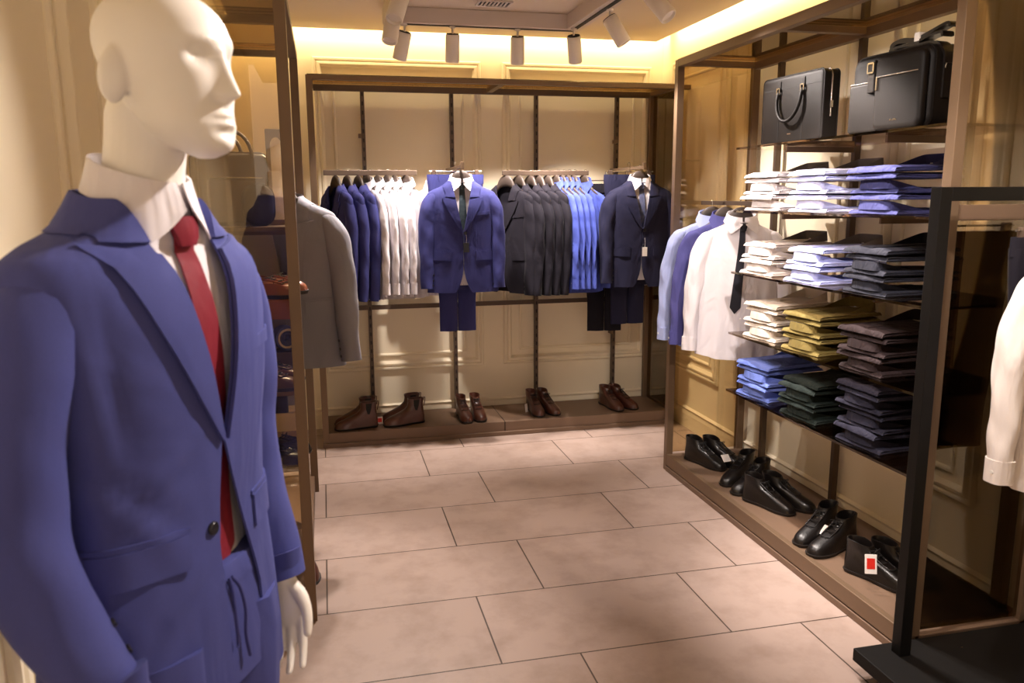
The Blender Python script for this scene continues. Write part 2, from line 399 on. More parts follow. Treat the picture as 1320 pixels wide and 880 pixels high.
for i, (x, y, tg, w) in enumerate([(1.53, 3.1, (2.05, 2.7, 1.3), W*.8), (1.53, 2.4, (2.05, 3.2, .9), W*.8), (.40, 2.6, (-.2, 1.25, 1.5), W*.5), (1.1, 1.57, (.1, 1.1, 1.35), W*.9), (.7, 1.57, (2.05, 2.8, 1.1), W*.75), (.40, 3.3, (2.1, 3.1, 1.3), W*.4), (1.3, 1.57, (2.2, 1.9, 1.0), W*.5)]):  # added unseen spots that fill shelves, mannequin and rack with light
    lamp('added fill spot lamp on the near part of the track, above the picture', x, y, tg, w)

# ------------------------------------------------------------------ display units
P2 = .02   # half post width
def bar(mb, x0, x1, y0, y1, z0, z1): mb.box(min(x0, x1), max(x0, x1), min(y0, y1), max(y0, y1), min(z0, z1), max(z0, z1))
HT = 2.35
# back unit
bx0, bx1, by0, by1 = -0.07, 2.37, 5.18, 5.63
u = thing('display_unit', 'wide bronze framed wall unit along the back wall over a low plinth', 'display unit', ((bx0+bx1)/2, (by0+by1)/2, 0))
def P(mb, name, mat, parent, off, **k):
    mb.v = [(a-off[0], b-off[1], c-off[2]) for a, b, c in mb.v]; return mb.build(name, mat, parent, **k)
off = u.location
mb = MB(); mb.box(bx0+.002, bx1, by0+.004, by1, .012, .095); pl = P(mb, 'plinth', M_plinth, u, off, bevel=.003)
mb = MB(); mb.box(bx0, bx1, by0-.012, by0+.02, 0, .028); P(mb, 'plinth_skirting', M_plinth, pl, off, bevel=.003)
mb = MB(); mb.box(1.148, 1.152, by0-.001, by1, .03, .0962); P(mb, 'joint', M_black, pl, off)
for x, y in ((bx0+P2, by0+P2), (bx1-P2, by0+P2)):
    if x > 1: y = by1-P2
    mb = MB(); mb.box(x-P2, x+P2, y-P2, y+P2, .0, HT); P(mb, 'post', M_bronze, u, off, bevel=.002)
mb = MB(); mb.box(bx0+P2*2, bx1+.1, by0, by0+.04, HT-.028, HT); P(mb, 'top_rail', M_bronze, u, off, bevel=.002)
mb = MB(); mb.box(bx0+.04, bx1, by1-.03, by1, HT-.04, HT); P(mb, 'top_rail', M_bronze_d, u, off, bevel=.002)
for x in (bx0+.02, 1.15, bx1-.02):
    mb = MB(); mb.box(x-.02, x+.02, by0+.04, by1-.03, HT-.03, HT); P(mb, 'cross_rail', M_bronze, u, off, bevel=.002)
mb = MB(); mb.box(bx0+.01, bx1, by0+.01, by1, HT, HT+.006); P(mb, 'top_glass', M_glass, u, off)
mb = MB(); mb.box(bx1-.012, bx1-.004, by0+.02, by1-.04, .095, HT-.03); P(mb, 'end_glass', M_glass, u, off)
mb = MB(); mb.box(bx0+.004, bx0+.012, by0+.04, by1-.04, .095, HT-.03); P(mb, 'end_glass', M_glass, u, off)
for i, x in enumerate((.285, .885, 1.485, 2.085)):
    mb = MB(); mb.box(-.013, .013, -.03, 0, .095, HT-.04); up = mb.build('upright', M_slot, u); up.location = (x-off[0], by1-off[1], 0)
mb = MB(); mb.box(.0, bx1-.04, by1-.028, by1-.004, .845, .875); P(mb, 'back_rail', M_bronze_d, u, off)
for x, z in ((.26, 2.02), (2.06, 2.0), (2.05, .62)):
    mb = MB(); mb.box(x-.01, x+.01, by1-.09, by1-.03, z-.012, z+.012); P(mb, 'bracket', M_bronze, u, off)
YR = 5.28
for xa, xb in ((0.01, .60), (1.165, 1.765)):
    mb = MB(); mb.box(xa, xb, YR-.008, YR+.008, 1.755, 1.787); hb = P(mb, 'hanging_rail', M_bronze_d, u, off, bevel=.003)
    mb = MB()
    for x in ((.285,) if xa < 1 else (1.485,)): mb.box(x-.008, x+.008, YR+.008, by1-.02, 1.76, 1.782)
    P(mb, 'rail_arm', M_bronze_d, hb, off)
for x in (.845, 2.045):
    mb = MB(); mb.box(x-.008, x+.008, 4.98, by1-.02, 1.79, 1.81); mb.box(x-.01, x+.01, 4.965, 4.985, 1.785, 1.83); P(mb, 'face_out_arm', M_bronze, u, off, bevel=.002)

# right unit
rx0, rx1, ry0, ry1 = 1.925, 2.425, 2.18, 4.28
u = thing('display_unit', 'tall bronze framed shelving unit with smoked shelves along the right wall', 'display unit', ((rx0+rx1)/2, (ry0+ry1)/2, 0)); off = u.location
mb = MB(); mb.box(rx0+.02, rx1, ry0, ry1-.03, .012, .10); pl = P(mb, 'plinth', M_plinth, u, off, bevel=.003)
mb = MB(); mb.box(rx0-.004, rx0+.03, ry0, ry1-.04, 0, .03); P(mb, 'plinth_skirting', M_plinth, pl, off, bevel=.003)
mb = MB(); mb.box(rx0, rx0+.03, ry0+.04, ry1-.04, .035, .104); P(mb, 'plinth_lip', M_bronze, pl, off, bevel=.003)
for x, y in ((rx0+P2, ry1-P2), (rx1-P2, ry1-P2), (rx0+P2, ry0+P2), (rx1-P2, ry0+P2)):
    mb = MB(); mb.box(x-P2, x+P2, y-P2, y+P2, 0, HT); P(mb, 'post', M_bronze, u, off, bevel=.002)
for x in (rx0+P2, rx1-P2):
    mb = MB(); mb.box(x-P2, x+P2, ry0+.04, ry1-.04, HT-.04, HT); P(mb, 'top_rail', M_bronze, u, off, bevel=.002)
for y in (ry0+P2, 3.3, ry1-P2):
    mb = MB(); mb.box(rx0+.04, rx1-.04, y-P2, y+P2, HT-.03, HT); P(mb, 'cross_rail', M_bronze, u, off, bevel=.002)
mb = MB(); mb.box(rx0+.04, rx1-.04, ry0+.008, ry0+.034, 1.535, 1.585); P(mb, 'cross_rail', M_plinth, u, off, bevel=.002)
mb = MB(); mb.box(rx0+.01, rx1-.01, ry0+.01, ry1-.01, HT, HT+.006); P(mb, 'top_glass', M_glass, u, off)
for y in (ry0+.016, ry1-.024):
    mb = MB(); mb.box(rx0+.04, rx1-.04, y, y+.008, .11, HT-.03); P(mb, 'end_glass', M_glass, u, off)
for y in (4.0, 3.33, 2.66):
    mb = MB(); mb.box(rx1-.03, rx1, y-.013, y+.013, .10, HT-.04); P(mb, 'upright', M_bronze_d, u, off)
SZ = [1.845, 1.545, 1.245, .94, .645]
for z in SZ:
    mb = MB(); mb.box(1.965, rx1-.035, 2.26, 3.63, z-.010, z); sh = P(mb, 'shelf', M_shelf, u, off)
    for y in (3.33, 2.66):
        mb = MB(); mb.box(2.05, rx1-.03, y-.006, y+.006, z-.036, z-.0105); P(mb, 'shelf_bracket', M_bronze, sh, off)
mb = MB(); mb.box(2.10, 2.116, 3.66, 4.262, 1.566, 1.588); hb = P(mb, 'hanging_rail', M_bronze_d, u, off, bevel=.002)
mb = MB(); mb.box(2.10, rx1-.02, 3.98, 4.0, 1.57, 1.584); P(mb, 'rail_arm', M_bronze, hb, off)

# left unit
lx0, lx1, ly0, ly1 = -.60, -.095, 2.96, 4.42
u = thing('display_unit', 'bronze framed glass ended unit behind the mannequin on the left', 'display unit', ((lx0+lx1)/2, (ly0+ly1)/2, 0)); off = u.location
mb = MB(); mb.box(lx0, lx1-.02, ly0+.005, ly1, .012, .095); P(mb, 'plinth', M_plinth, u, off, bevel=.003)
for x, y in ((lx1-P2, ly0+P2), (lx0+P2, ly0+P2), (lx1-P2, ly1-P2), (lx0+P2, ly1-P2)):
    mb = MB(); mb.box(x-P2, x+P2, y-P2, y+P2, 0, HT); P(mb, 'post', M_bronze, u, off, bevel=.002)
for x in (lx1-P2, lx0+P2):
    mb = MB(); mb.box(x-P2, x+P2, ly0+.04, ly1-.04, HT-.04, HT); P(mb, 'top_rail', M_bronze, u, off, bevel=.002)
for y in (ly0+P2, 3.6, ly1-P2):
    mb = MB(); mb.box(lx0+.04, lx1-.04, y-P2, y+P2, HT-.03, HT); P(mb, 'cross_rail', M_bronze_d, u, off, bevel=.002)
mb = MB(); mb.box(lx0+.04, lx1-.04, ly0+.01, ly0+.035, 0, .04); P(mb, 'bottom_rail', M_bronze, u, off)
mb = MB(); mb.box(lx0+.04, lx1-.04, ly0+.016, ly0+.024, .04, HT-.03); P(mb, 'end_glass', M_glass, u, off)
mb = MB(); mb.box(lx0+.01, lx1-.01, ly0+.01, ly1-.01, HT, HT+.006); P(mb, 'top_glass', M_glass, u, off)
for y in (3.2, 3.75):
    mb = MB(); mb.box(lx0, lx0+.03, y-.013, y+.013, .095, HT-.04); P(mb, 'upright', M_bronze_d, u, off)
LZ = [1.515, 1.25, .90, .60]
for k, z in enumerate(LZ):
    mb = MB()
    if k == 1: mb.box(lx0+.03, -.12, 3.04, 3.42, z-.075, z); sh = P(mb, 'wooden_shelf', M_wood, u, off, bevel=.003)
    else: mb.box(lx0+.03, -.12, 3.04, 3.42, z-.016, z); sh = P(mb, 'shelf', M_bronze if k else M_bronze_d, u, off, bevel=.003)
    mb = MB(); mb.box(lx0+.03, -.105, 3.30, 3.315, z-.10 if k == 1 else z-.04, z-.076 if k == 1 else z-.017); P(mb, 'shelf_bracket', M_bronze_d, sh, off)
mb = MB(); mb.box(-.235, -.219, 3.50, 4.38, 1.69, 1.72); P(mb, 'hanging_rail', M_bronze_d, u, off, bevel=.002)

# black low rack at the right edge
u = thing('garment_rack', 'black low garment rack on a black board base at the right edge', 'clothes rack', (2.1, 1.85, 0)); off = u.location
mb = MB(); mb.box(1.69, 2.44, 1.30, 2.165, .055, .10); bs = P(mb, 'base_board', M_blackboard, u, off, bevel=.003)
mb = MB()
for x, y in ((1.95, 1.55), (2.2, 1.5), (2.3, 2.05), (2.05, 2.08), (2.0, 1.85), (2.33, 1.75)): mb.lathe([(0, .1012), (.004, .1012), (.004, .1), (0, .1)], 10, Matrix.Translation((x, y, 0)), caps=False)
P(mb, 'screw_heads', M_chrome, bs, off)
for x, y in ((1.76, 2.1), (1.76, 1.37), (2.38, 2.1), (2.38, 1.37)):
    mb = MB(); mb.lathe([(.0, -.009), (.022, -.009), (.025, -.004), (.025, .004), (.022, .009), (0, .009)], 18, Matrix.Translation((x, y, .026)) @ Matrix.Rotation(PI/2, 4, 'Y'), caps=False)
    mb.box(x-.012, x+.012, y-.012, y+.012, .03, .055); P(mb, 'caster', M_black, u, off)
for x, y in ((1.825, 2.10), (2.40, 2.10), (1.825, 1.40), (2.40, 1.40)):
    mb = MB(); mb.box(x-.021, x+.021, y-.021, y+.021, .10, 1.64); P(mb, 'post', M_black, u, off, bevel=.002)
for y in (2.10, 1.40):
    mb = MB(); mb.box(1.846, 2.379, y-.021, y+.021, 1.598, 1.64); P(mb, 'top_rail', M_black, u, off, bevel=.002)
mb = MB(); mb.box(2.14, 2.16, 1.40, 2.10, 1.53, 1.56); mb.box(2.143, 2.157, 2.06, 2.08, 1.56, 1.60); mb.box(2.143, 2.157, 1.42, 1.44, 1.56, 1.60); P(mb, 'hanging_rail', M_black, u, off, bevel=.002)
# ------------------------------------------------------------------ garments
def surf(tab, n=2.3, fold=0.0, k=9, seed=0.0, hem=None, drag=()):
    """closed body surface: tab rows (z, half width, front depth, back depth, centre y); u = angle, 0 in front, growing to +X"""
    z0, z1 = tab[0][0], tab[-1][0]
    def fn(u, z, off):
        w, df, db, cy = herm(tab, z); s, c = math.sin(u), math.cos(u)
        if fold:
            r = min(1, max(0, (z1-z)/(z1-z0)))
            off = off + fold*r*(math.sin(k*u+seed+1.3*math.sin(2*u+seed)+2.0*z)+0.5*math.sin(2.3*k*u+seed*2-3*z))
        if drag and c > -.3:
            xx = w*math.copysign(abs(s)**(2/n), s)
            for (xa, za, xb, zb2, amp, wd) in drag:
                dx, dz = xb-xa, zb2-za; L2 = dx*dx+dz*dz; t = ((xx-xa)*dx+(z-za)*dz)/L2; tc = min(1, max(0, t))
                d = math.hypot(xx-xa-tc*dx, z-za-tc*dz); side = ((xx-xa)*dz-(z-za)*dx)/math.sqrt(L2)
                off = off+amp*(math.exp(-((side-wd)/wd)**2)-math.exp(-(side/wd)**2))*math.exp(-((d-abs(side))/.02)**2)*(.35+.65*math.sin(PI*tc))
        x = (w+off)*math.copysign(abs(s)**(2/n), s); y = cy-((df if c > 0 else db)+off)*math.copysign(abs(c)**(2/n), c)
        if hem:
            h = max(0, 1-(z-z0)/.16); z = z+hem*h*s*s
        return Vector((x, y, z))
    def th(x, z):
        w = herm(tab, z)[0]; q = max(-1, min(1, x/w)); return math.asin(math.copysign(abs(q)**(n/2), q))
    fn.th = th
    fn.x = lambda x, z, off: fn(th(x, z), z, off)
    return fn
def zrows(za, zb, n, extra=()):
    zs = sorted(set([za+(zb-za)*i/n for i in range(n+1)]+[z for z in extra if za <= z <= zb])); return zs
def neckfn(w, df, db, cy, tilt):
    """collar surface around the neck: v = height above the neck point, leaning out with the offset"""
    def fn(u, v, off):
        s, c = math.sin(u), math.cos(u)
        return Vector(((w+off)*s, cy-((df if c > 0 else db)+off)*c, v-tilt*c))
    return fn
def lerp_tab(tab, z):
    if z <= tab[0][0]: return tab[0][1]
    for a, b in zip(tab, tab[1:]):
        if a[0] <= z <= b[0]: return a[1]+(b[1]-a[1])*(z-a[0])/(b[0]-a[0])
    return tab[-1][1]

JT = [(-.80, .225, .062, .058, 0), (-.68, .222, .064, .06, 0), (-.45, .208, .064, .058, 0), (-.30, .205, .068, .06, 0), (-.16, .212, .07, .062, 0), (-.085, .212, .06, .056, 0), (-.06, .200, .052, .05, 0), (-.04, .165, .048, .048, 0), (-.02, .115, .046, .048, 0), (0, .075, .044, .048, 0), (.006, .071, .043, .047, 0)]
def sleeve_mesh(path, sx, sy, seed, amp=.0020, n=20, sub=8):
    pts = []
    for p in path: pts.append((p[0]*sx, p[1]*sy, p[2], p[3], p[4]*sy))
    sp = smooth_path(pts, sub); rings = []
    P3 = [Vector(p[:3]) for p in sp]
    for i, p in enumerate(sp):
        t = (P3[min(i+1, len(P3)-1)]-P3[max(i-1, 0)]).normalized(); a = t.cross(Vector((0, 1, 0))).normalized(); b = a.cross(t).normalized()
        L = i/len(sp); ring = []
        for k in range(n):
            f = 2*PI*k/n; w = 1
            wr = amp*(math.sin(3*f+L*17+seed)+.7*math.sin(2*f-L*31+seed*2)+.5*math.sin(5*f+L*9+seed))*min(1, 2.5*L)
            ring.append(P3[i]+a*((p[3]+wr)*math.cos(f))+b*((p[4]+wr)*math.sin(f)))
        rings.append(ring)
    return rings
JS = [(.148, .0, -.066, .016, .036), (.174, 0, -.092, .044, .050), (.203, .004, -.16, .058, .062), (.218, .004, -.27, .056, .064), (.224, -.004, -.40, .051, .06), (.227, -.018, -.54, .045, .054), (.228, -.03, -.66, .041, .048)]
SS = [(.145, .0, -.062, .018, .034), (.172, 0, -.085, .040, .048), (.200, .004, -.15, .047, .054), (.225, .004, -.27, .048, .054), (.238, -.004, -.40, .043, .05), (.246, -.015, -.52, .038, .046), (.25, -.02, -.61, .034, .042)]

def build_jacket(root, mat, tab=JT, sy=1.0, hem=-.68, zb=-.30, edgeL=None, edgeR=None, sleeves=(JS, JS), seed=1.0, n=2.3, fold=.002, buttons=(-.31, -.41), pocket=-.43, cuffbtn=True, dz=0.0, lapw=.088, znotch=-.105, chest=-.20, drag=()):
    """jacket parts as children of root; root origin at the neck point"""
    tab = [(z, w, a*sy, b*sy, c*sy) for z, w, a, b, c in tab]
    S = surf(tab, n, fold, 5, seed, drag=drag)
    ztop = tab[-1][0]
    vx = lambda z: .004+(.062-.004)*((z-zb)/(ztop-zb))**1.0
    def cut(z): q = max(0, (hem+.20-z)/.20); return .05*q**2.6
    eL = edgeL or (lambda z: vx(z) if z > zb else .0015+cut(z))
    eR = edgeR or (lambda z: -vx(z) if z > zb else -.0015-cut(z))
    rows = [(z, S.th(eL(z), z), 2*PI+S.th(eR(z), z)) for z in zrows(hem, ztop, 44, (zb, zb+.004, -.03, -.045, -.055, -.065, -.01))]
    bm = MB().shell(S, rows, 72, .004, .004)
    body = bm.build('jacket_body', mat, root, True)
    for s, e in ((1, eL), (-1, eR)):
        # lapel, lying on the chest, from the roll point up to the notch
        def outer(z, s=s): t = (z-zb)/(znotch-zb); return s*max(abs(e(z))+.004, abs(e(z))+(lapw)*(t**.8)*(1-.12*t))
        lr = [(z, e(z)-s*.001, outer(z)) for z in zrows(zb, znotch, 12)]
        nrow = len(lr); fnl = lambda x, z, off, nr=nrow: S.x(x, z, off)
        # notch edge rises towards the outside
        def fnl(x, z, off, s=s):
            t = max(0, (z-zb)/(znotch-zb)); return S.x(x, z+.018*t**6*(abs(x)-abs(e(z)))/.08, off)
        MB().shell(fnl, lr, 7, .0105, .0065).build('lapel', mat, body, True)
    # one collar: from notch to notch around the back of the neck, folded over the shoulders
    cols = []; cw = .052
    def clampz(x, z):
        while abs(x) > .985*herm(tab, z)[0] and z > ztop-.06: z -= .001
        return z
    fr = zrows(znotch+.014, ztop, 9)
    def front(z, s):
        xi = (eL(z) if s > 0 else eR(z)); xo = xi+s*cw*(1.12 if z < znotch+.02 else 1); zo = clampz(xo, z+.006)
        u0, u1 = S.th(xi, z), S.th(xo, zo); w_ = (0, 1)[s < 0]*2*PI
        return (u0+w_, z, u1+w_, zo)
    cols += [front(z, 1) for z in fr]
    ua, ub, za_ = cols[-1][0], cols[-1][2], cols[-1][3]
    for k in range(1, 24):
        q = k/24; c_ = math.sin(PI*q)
        cols.append((ua+(2*PI-2*ua)*q, ztop, ub+(2*PI-2*ub)*q, za_+(ztop-.036-za_)*c_**.7))
    cols += [front(z, -1) for z in fr[::-1]]
    def cf(q, t, off):
        i = q*(len(cols)-1); k = min(int(i), len(cols)-2); f = i-k; A, B_ = cols[k], cols[k+1]
        c = [A[j]+(B_[j]-A[j])*f for j in range(4)]; bk = max(0, -math.cos(c[0]))+.35*abs(math.sin(c[0]))
        if t < 0: p = S(c[0], c[1], off-.006); p.z += .016*bk*(1+t); return p
        p = S(c[0]+(c[2]-c[0])*t, c[1]+(c[3]-c[1])*t, off+.004*math.sin(PI*min(1, t*1.1))); p.z += .018*bk*(1-t)**2; return p
    MB().shell(cf, [(t, 0, 1) for t in (-1, -.5, 0, .12, .3, .55, .8, 1)], 76, .0095, .004).build('jacket_collar', mat, body, True)
    for s, path in zip((1, -1), sleeves):
        rings = sleeve_mesh(path, s, sy, seed+s)
        last = rings[-1]; cen = sum(last, Vector())/len(last)
        inner = [cen+(p-cen)*.86 for p in last]; deep = [p+Vector((0, 0, .05)) for p in inner]
        sl = MB().loft(rings+[inner, deep]).build('sleeve', mat, root, True)
        if cuffbtn:
            for k in range(3):
                r = rings[-3-k*2]; q = int(len(r)*.58) if s > 0 else int(len(r)*.92)
                p = r[q % len(r)]; c2 = sum(r, Vector())/len(r); d = (p-c2).normalized()
                M = Matrix.Translation(p+d*.001) @ d.to_track_quat('Z', 'Y').to_matrix().to_4x4()
                MB().lathe([(0, .003), (.006, .003), (.0065, 0), (0, 0)], 12, M, caps=False).build('cuff_button', M_btn, sl, True)
    for s in (1, -1):
        xa = .075; xb = .185
        rows = [(z, s*xa, s*xb) for z in (pocket-.052, pocket-.046, pocket-.02, pocket)]
        MB().shell(lambda x, z, off: S.x(x, z+.004*(abs(x)-.07)/.1, off), rows, 10, .009, .004).build('pocket_flap', mat, root, True)
        rows = [(z, s*(xa-.004), s*(xb+.002)) for z in (pocket+.001, pocket+.009)]
        MB().shell(lambda x, z, off: S.x(x, z+.004*(abs(x)-.07)/.1, off), rows, 10, .0085, .003).build('pocket_welt', mat, root, True)
    rows = [(z, .075, .165) for z in (chest, chest+.02)]
    MB().shell(lambda x, z, off: S.x(x, z+.1*(abs(x)-.1), off), rows, 8, .009, .003).build('chest_pocket', mat, root, True)
    for z in buttons:
        x = eR(z)+.014 if edgeR is None else eR(z)-.016
        p = S.x(x, z, .009); M = Matrix.Translation(p) @ Matrix.Rotation(PI/2, 4, 'X')
        MB().lathe([(0, .0045), (.004, .004), (.009, .0045), (.0105, .003), (.0105, 0), (0, 0)], 18, M, caps=False).build('button', M_btn, root, True)
    return S

ST = [(-.76, .215, .055, .055, 0), (-.60, .210, .056, .056, 0), (-.40, .203, .058, .056, 0), (-.16, .208, .06, .056, 0), (-.085, .206, .052, .05, 0), (-.06, .192, .044, .044, 0), (-.04, .155, .04, .042, 0), (-.02, .105, .04, .042, 0), (-.004, .075, .044, .046, 0), (.004, .068, .045, .047, 0)]
def shirt_collar(root, mat, w, df, db, cy, z0, h=.042, drop=.046, spread=.72, gap=.16, tilt=.020, lean=.016):
    N = neckfn(w, df, db, cy, tilt)
    c = MB().shell(N, [(z0-.01, gap*.5, 2*PI-gap*.5), (z0+h*.5, gap*.5, 2*PI-gap*.5), (z0+h, gap*.6, 2*PI-gap*.6)], 44, 0, .0025).build('collar', mat, root, True)
    # folded-over leaf: two pointed leaves in front, one sheet behind
    def fn(q, t, off):
        u = gap*.6+(2*PI-gap*1.2)*q
        d = min(u, 2*PI-u)                     # distance from the front
        low = z0+h-.5*h-.018                      # depth at the back
        k = max(0, 1-abs(d-spread)/.75)**1.5
        bottom = low-drop*k if d >= spread else (low-drop)+(z0+h*.42-low+drop)*(1-d/spread)**1.15
        z = (z0+h+.003)+(bottom-z0-h-.003)*t
        o = off+.003+lean*t**1.2+.012*k*t
        return N(u, z, o)
    c2 = MB().shell(fn, [(t, 0, 1) for t in (0, .15, .4, .7, 1)], 64, .0, .003).build('collar_leaf', mat, c, True)
    return c
def build_shirt(root, mat, tab=ST, sy=1.0, hem=-.72, sleeves=(SS, SS), seed=2.0, n=2.2, fold=.005, cuffs=True, collar=True, buttons=True, zshift=0, collar_kw={}):
    tab = [(z, w, a*sy, b*sy, c*sy) for z, w, a, b, c in tab]
    S = surf(tab, n, fold, 7, seed, hem=.045); ztop = tab[-1][0]
    rows = [(z, .002, 2*PI-.002) for z in zrows(hem, ztop, 44, (-.03, -.05, -.07))]
    body = MB().shell(S, rows, 80, 0, .002).build('shirt_body', mat, root, True)
    MB().shell(S.x, [(z, -.016, .016) for z in zrows(hem+.01, ztop-.012, 24)], 4, .0025, .0015).build('placket', mat, body, True)
    if buttons:
        for k in range(7):
            z = -.06-.088*k
            if z < hem+.06: break
            p = S.x(0, z, .0042); M = Matrix.Translation(p) @ Matrix.Rotation(PI/2, 4, 'X')
            MB().lathe([(0, .002), (.005, .002), (.0055, 0), (0, 0)], 12, M, caps=False).build('button', M_pearl, body, True)
    if sleeves:
        for s, path in zip((1, -1), sleeves):
            rings = sleeve_mesh(path, s, sy, seed*2+s, .0025)
            last = rings[-1]; cen = sum(last, Vector())/len(last)
            sl = MB().loft(rings).build('sleeve', mat, root, True)
            if cuffs:
                d = Vector((0, 0, -1)); big = [cen+(p-cen)*1.10+Vector((0, 0, .012)) for p in last]
                r2 = [[p+d*(.035*k) for p in big] for k in range(3)]
                inn = [cen+(p-cen)*1.02+d*.058 for p in last]; dp = [p+Vector((0, 0, .04)) for p in inn]
                cu = MB().loft([[cen+(p-cen)*.95+Vector((0, 0, .012)) for p in last]]+r2+[inn, dp]).build('cuff', mat, sl, True)
                p = r2[1][11]; c2 = sum(r2[1], Vector())/len(last); dd = (p-c2).normalized()
                M = Matrix.Translation(p+dd*.0005) @ dd.to_track_quat('Z', 'Y').to_matrix().to_4x4()
                MB().lathe([(0, .002), (.005, .002), (.0055, 0), (0, 0)], 12, M, caps=False).build('button', M_pearl, cu, True)
    if collar:
        w, df, db, cy = tab[-1][1:]
        shirt_collar(root, mat, w, df, db, cy, ztop-.004, **collar_kw)
    return S
def build_tie(S, root, mat, ztop, zend, off=.006, x0=0.0, x1=0.0, wk=.018, w1=.036, knot='knot'):
    """blade from the knot down to a pointed end; follows surface S"""
    cx_ = lambda z: x0+(x1-x0)*(ztop-z)/(ztop-zend)
    hw = lambda z: wk*.72+(w1-wk*.72)*min(1, (ztop-z)/(ztop-zend-.03))
    rows = []
    for z in zrows(zend, ztop-.03, 26, (zend+.03,)):
        h = hw(z)
        if z < zend+.032: h = max(.001, h*(z-zend)/.032)
        rows.append((z, cx_(z)-h, cx_(z)+h))
    b = MB().shell(S.x, rows, 6, off, .003).build('tie_blade', mat, root, True)
    kr = [(ztop-.042, cx_(ztop)-wk*.62, cx_(ztop)+wk*.62), (ztop-.03, cx_(ztop)-wk*.8, cx_(ztop)+wk*.8), (ztop-.01, cx_(ztop)-wk*1.05, cx_(ztop)+wk*1.05), (ztop, cx_(ztop)-wk*1.0, cx_(ztop)+wk*1.0)]
    def kf(x, z, o):
        p = S.x(x, z, o); q = (x-cx_(ztop))/wk; p.y -= .006*max(0, 1-q*q)*(1 if o > off+.004 else 0); return p
    MB().shell(kf, kr, 8, off+.001, .009).build(knot, mat, root, True)
    return b

# hanger: shaped wooden shoulders and wire hook; origin at the neck point of the garment it carries
def make_hanger(hook=.10, wid=.185, thick=1.0):
    o = thing('clothes_hanger', 'x', 'hanger')
    pts = [(-wid, .0, -.072, .010, .010), (-wid*.8, 0, -.052, .011, .013), (-wid*.45, 0, -.022, .011*thick, .02), (-.046, 0, .026, .012*thick, .034), (0, 0, .040, .014*thick, .038), (.046, 0, .026, .012*thick, .034), (wid*.45, 0, -.022, .011*thick, .02), (wid*.8, 0, -.052, .011, .013), (wid, 0, -.072, .010, .010)]
    rings = []
    for p in smooth_path(pts, 4):
        rings.append([Vector((p[0], p[1]+p[3]*math.cos(2*PI*k/12), p[2]+p[4]*math.sin(2*PI*k/12))) for k in range(12)])
    MB().loft(rings).build('hanger_shoulders', M_hang, o, True)
    h = [(0, 0, .07), (0, 0, hook-.004)]+[(0, .017-.017*math.cos(a), hook-.004+.017*math.sin(a)+.000) for a in [i*PI/9 for i in range(1, 11)]]
    MB().tube(h, .0021, 8, up=(1, 0, 0)).build('hook', M_chrome, o, True)
    return o
def make_clip_hanger():
    o = thing('trouser_hanger', 'x', 'hanger')
    MB().tube([(-.17, 0, 0), (.17, 0, 0)], .004, 10).build('crossbar', M_chrome, o, True)
    for s in (-1, 1):
        MB().box(s*.14-.014, s*.14+.014, -.012, .012, -.042, .010).build('clip', M_bronze_d, o, bevel=.003)
    h = [(0, 0, 0), (0, 0, .045)]+[(0, .017-.017*math.cos(a), .045+.017*math.sin(a)) for a in [i*PI/9 for i in range(1, 11)]]
    MB().tube(h, .0024, 8, up=(1, 0, 0)).build('hook', M_chrome, o, True)
    return o
def make_trousers(mat, name='trousers', w=.185, hemw=.122, L=1.02, th=.022):
    o = thing(name, 'x', 'trousers')
    for s in (-1, 1):
        rings = []
        for i in range(25):
            t = i/24; z = -.035-(L-.035)*t; ww = (w+(hemw-w)*min(1, t*1.25))/2; cxx = s*ww*1.0
            d = th*(1.15-.25*t)
            ring = []
            for k in range(20):
                f = 2*PI*k/20; cr = .006*math.exp(-((k % 20-15)/1.2)**2)
                ring.append(Vector((cxx+ww*math.cos(f)*.99, d*math.copysign(abs(math.sin(f))**.8, math.sin(f))-cr+.003*math.sin(9*t+s*2+k), z)))
            rings.append(ring)
        rings.append([Vector((cxx+(p.x-cxx)*.93, p.y*.6, p.z+.004)) for p in rings[-1]]); rings.append([p+Vector((0, 0, .06)) for p in rings[-1]])
        MB().loft(rings).build('trouser_leg', mat, o, True)
    rings = [[Vector((w*1.0*math.copysign(abs(math.cos(2*PI*k/32))**.7, math.cos(2*PI*k/32)), th*1.25*math.sin(2*PI*k/32), z)) for k in range(32)] for z in (-.06, -.036, -.002, 0)]
    rings += [[Vector((p.x*.97, p.y*.7, -.001)) for p in rings[-1]], [Vector((p.x*.97, p.y*.7, -.03)) for p in rings[-1]]]
    wb = MB().loft(rings).build('waistband', mat, o, True)
    for x in (-.11, -.04, .04, .11): MB().box(x-.004, x+.004, -th*1.25-.003, -th*1.0, -.04, .001).build('belt_loop', mat, wb)
    return o
def make_tag(mat, w=.035, h=.06):
    o = thing('price_tag', 'x', 'price tag')
    MB().box(-w/2, w/2, -.0015, .0015, -h, 0).build('card', mat, o, bevel=.001)
    MB().tube([(0, 0, -.004), (.003, .002, .03), (0, .006, .06)], .0008, 6, up=(1, 0, 0)).build('string', M_card, o)
    return o

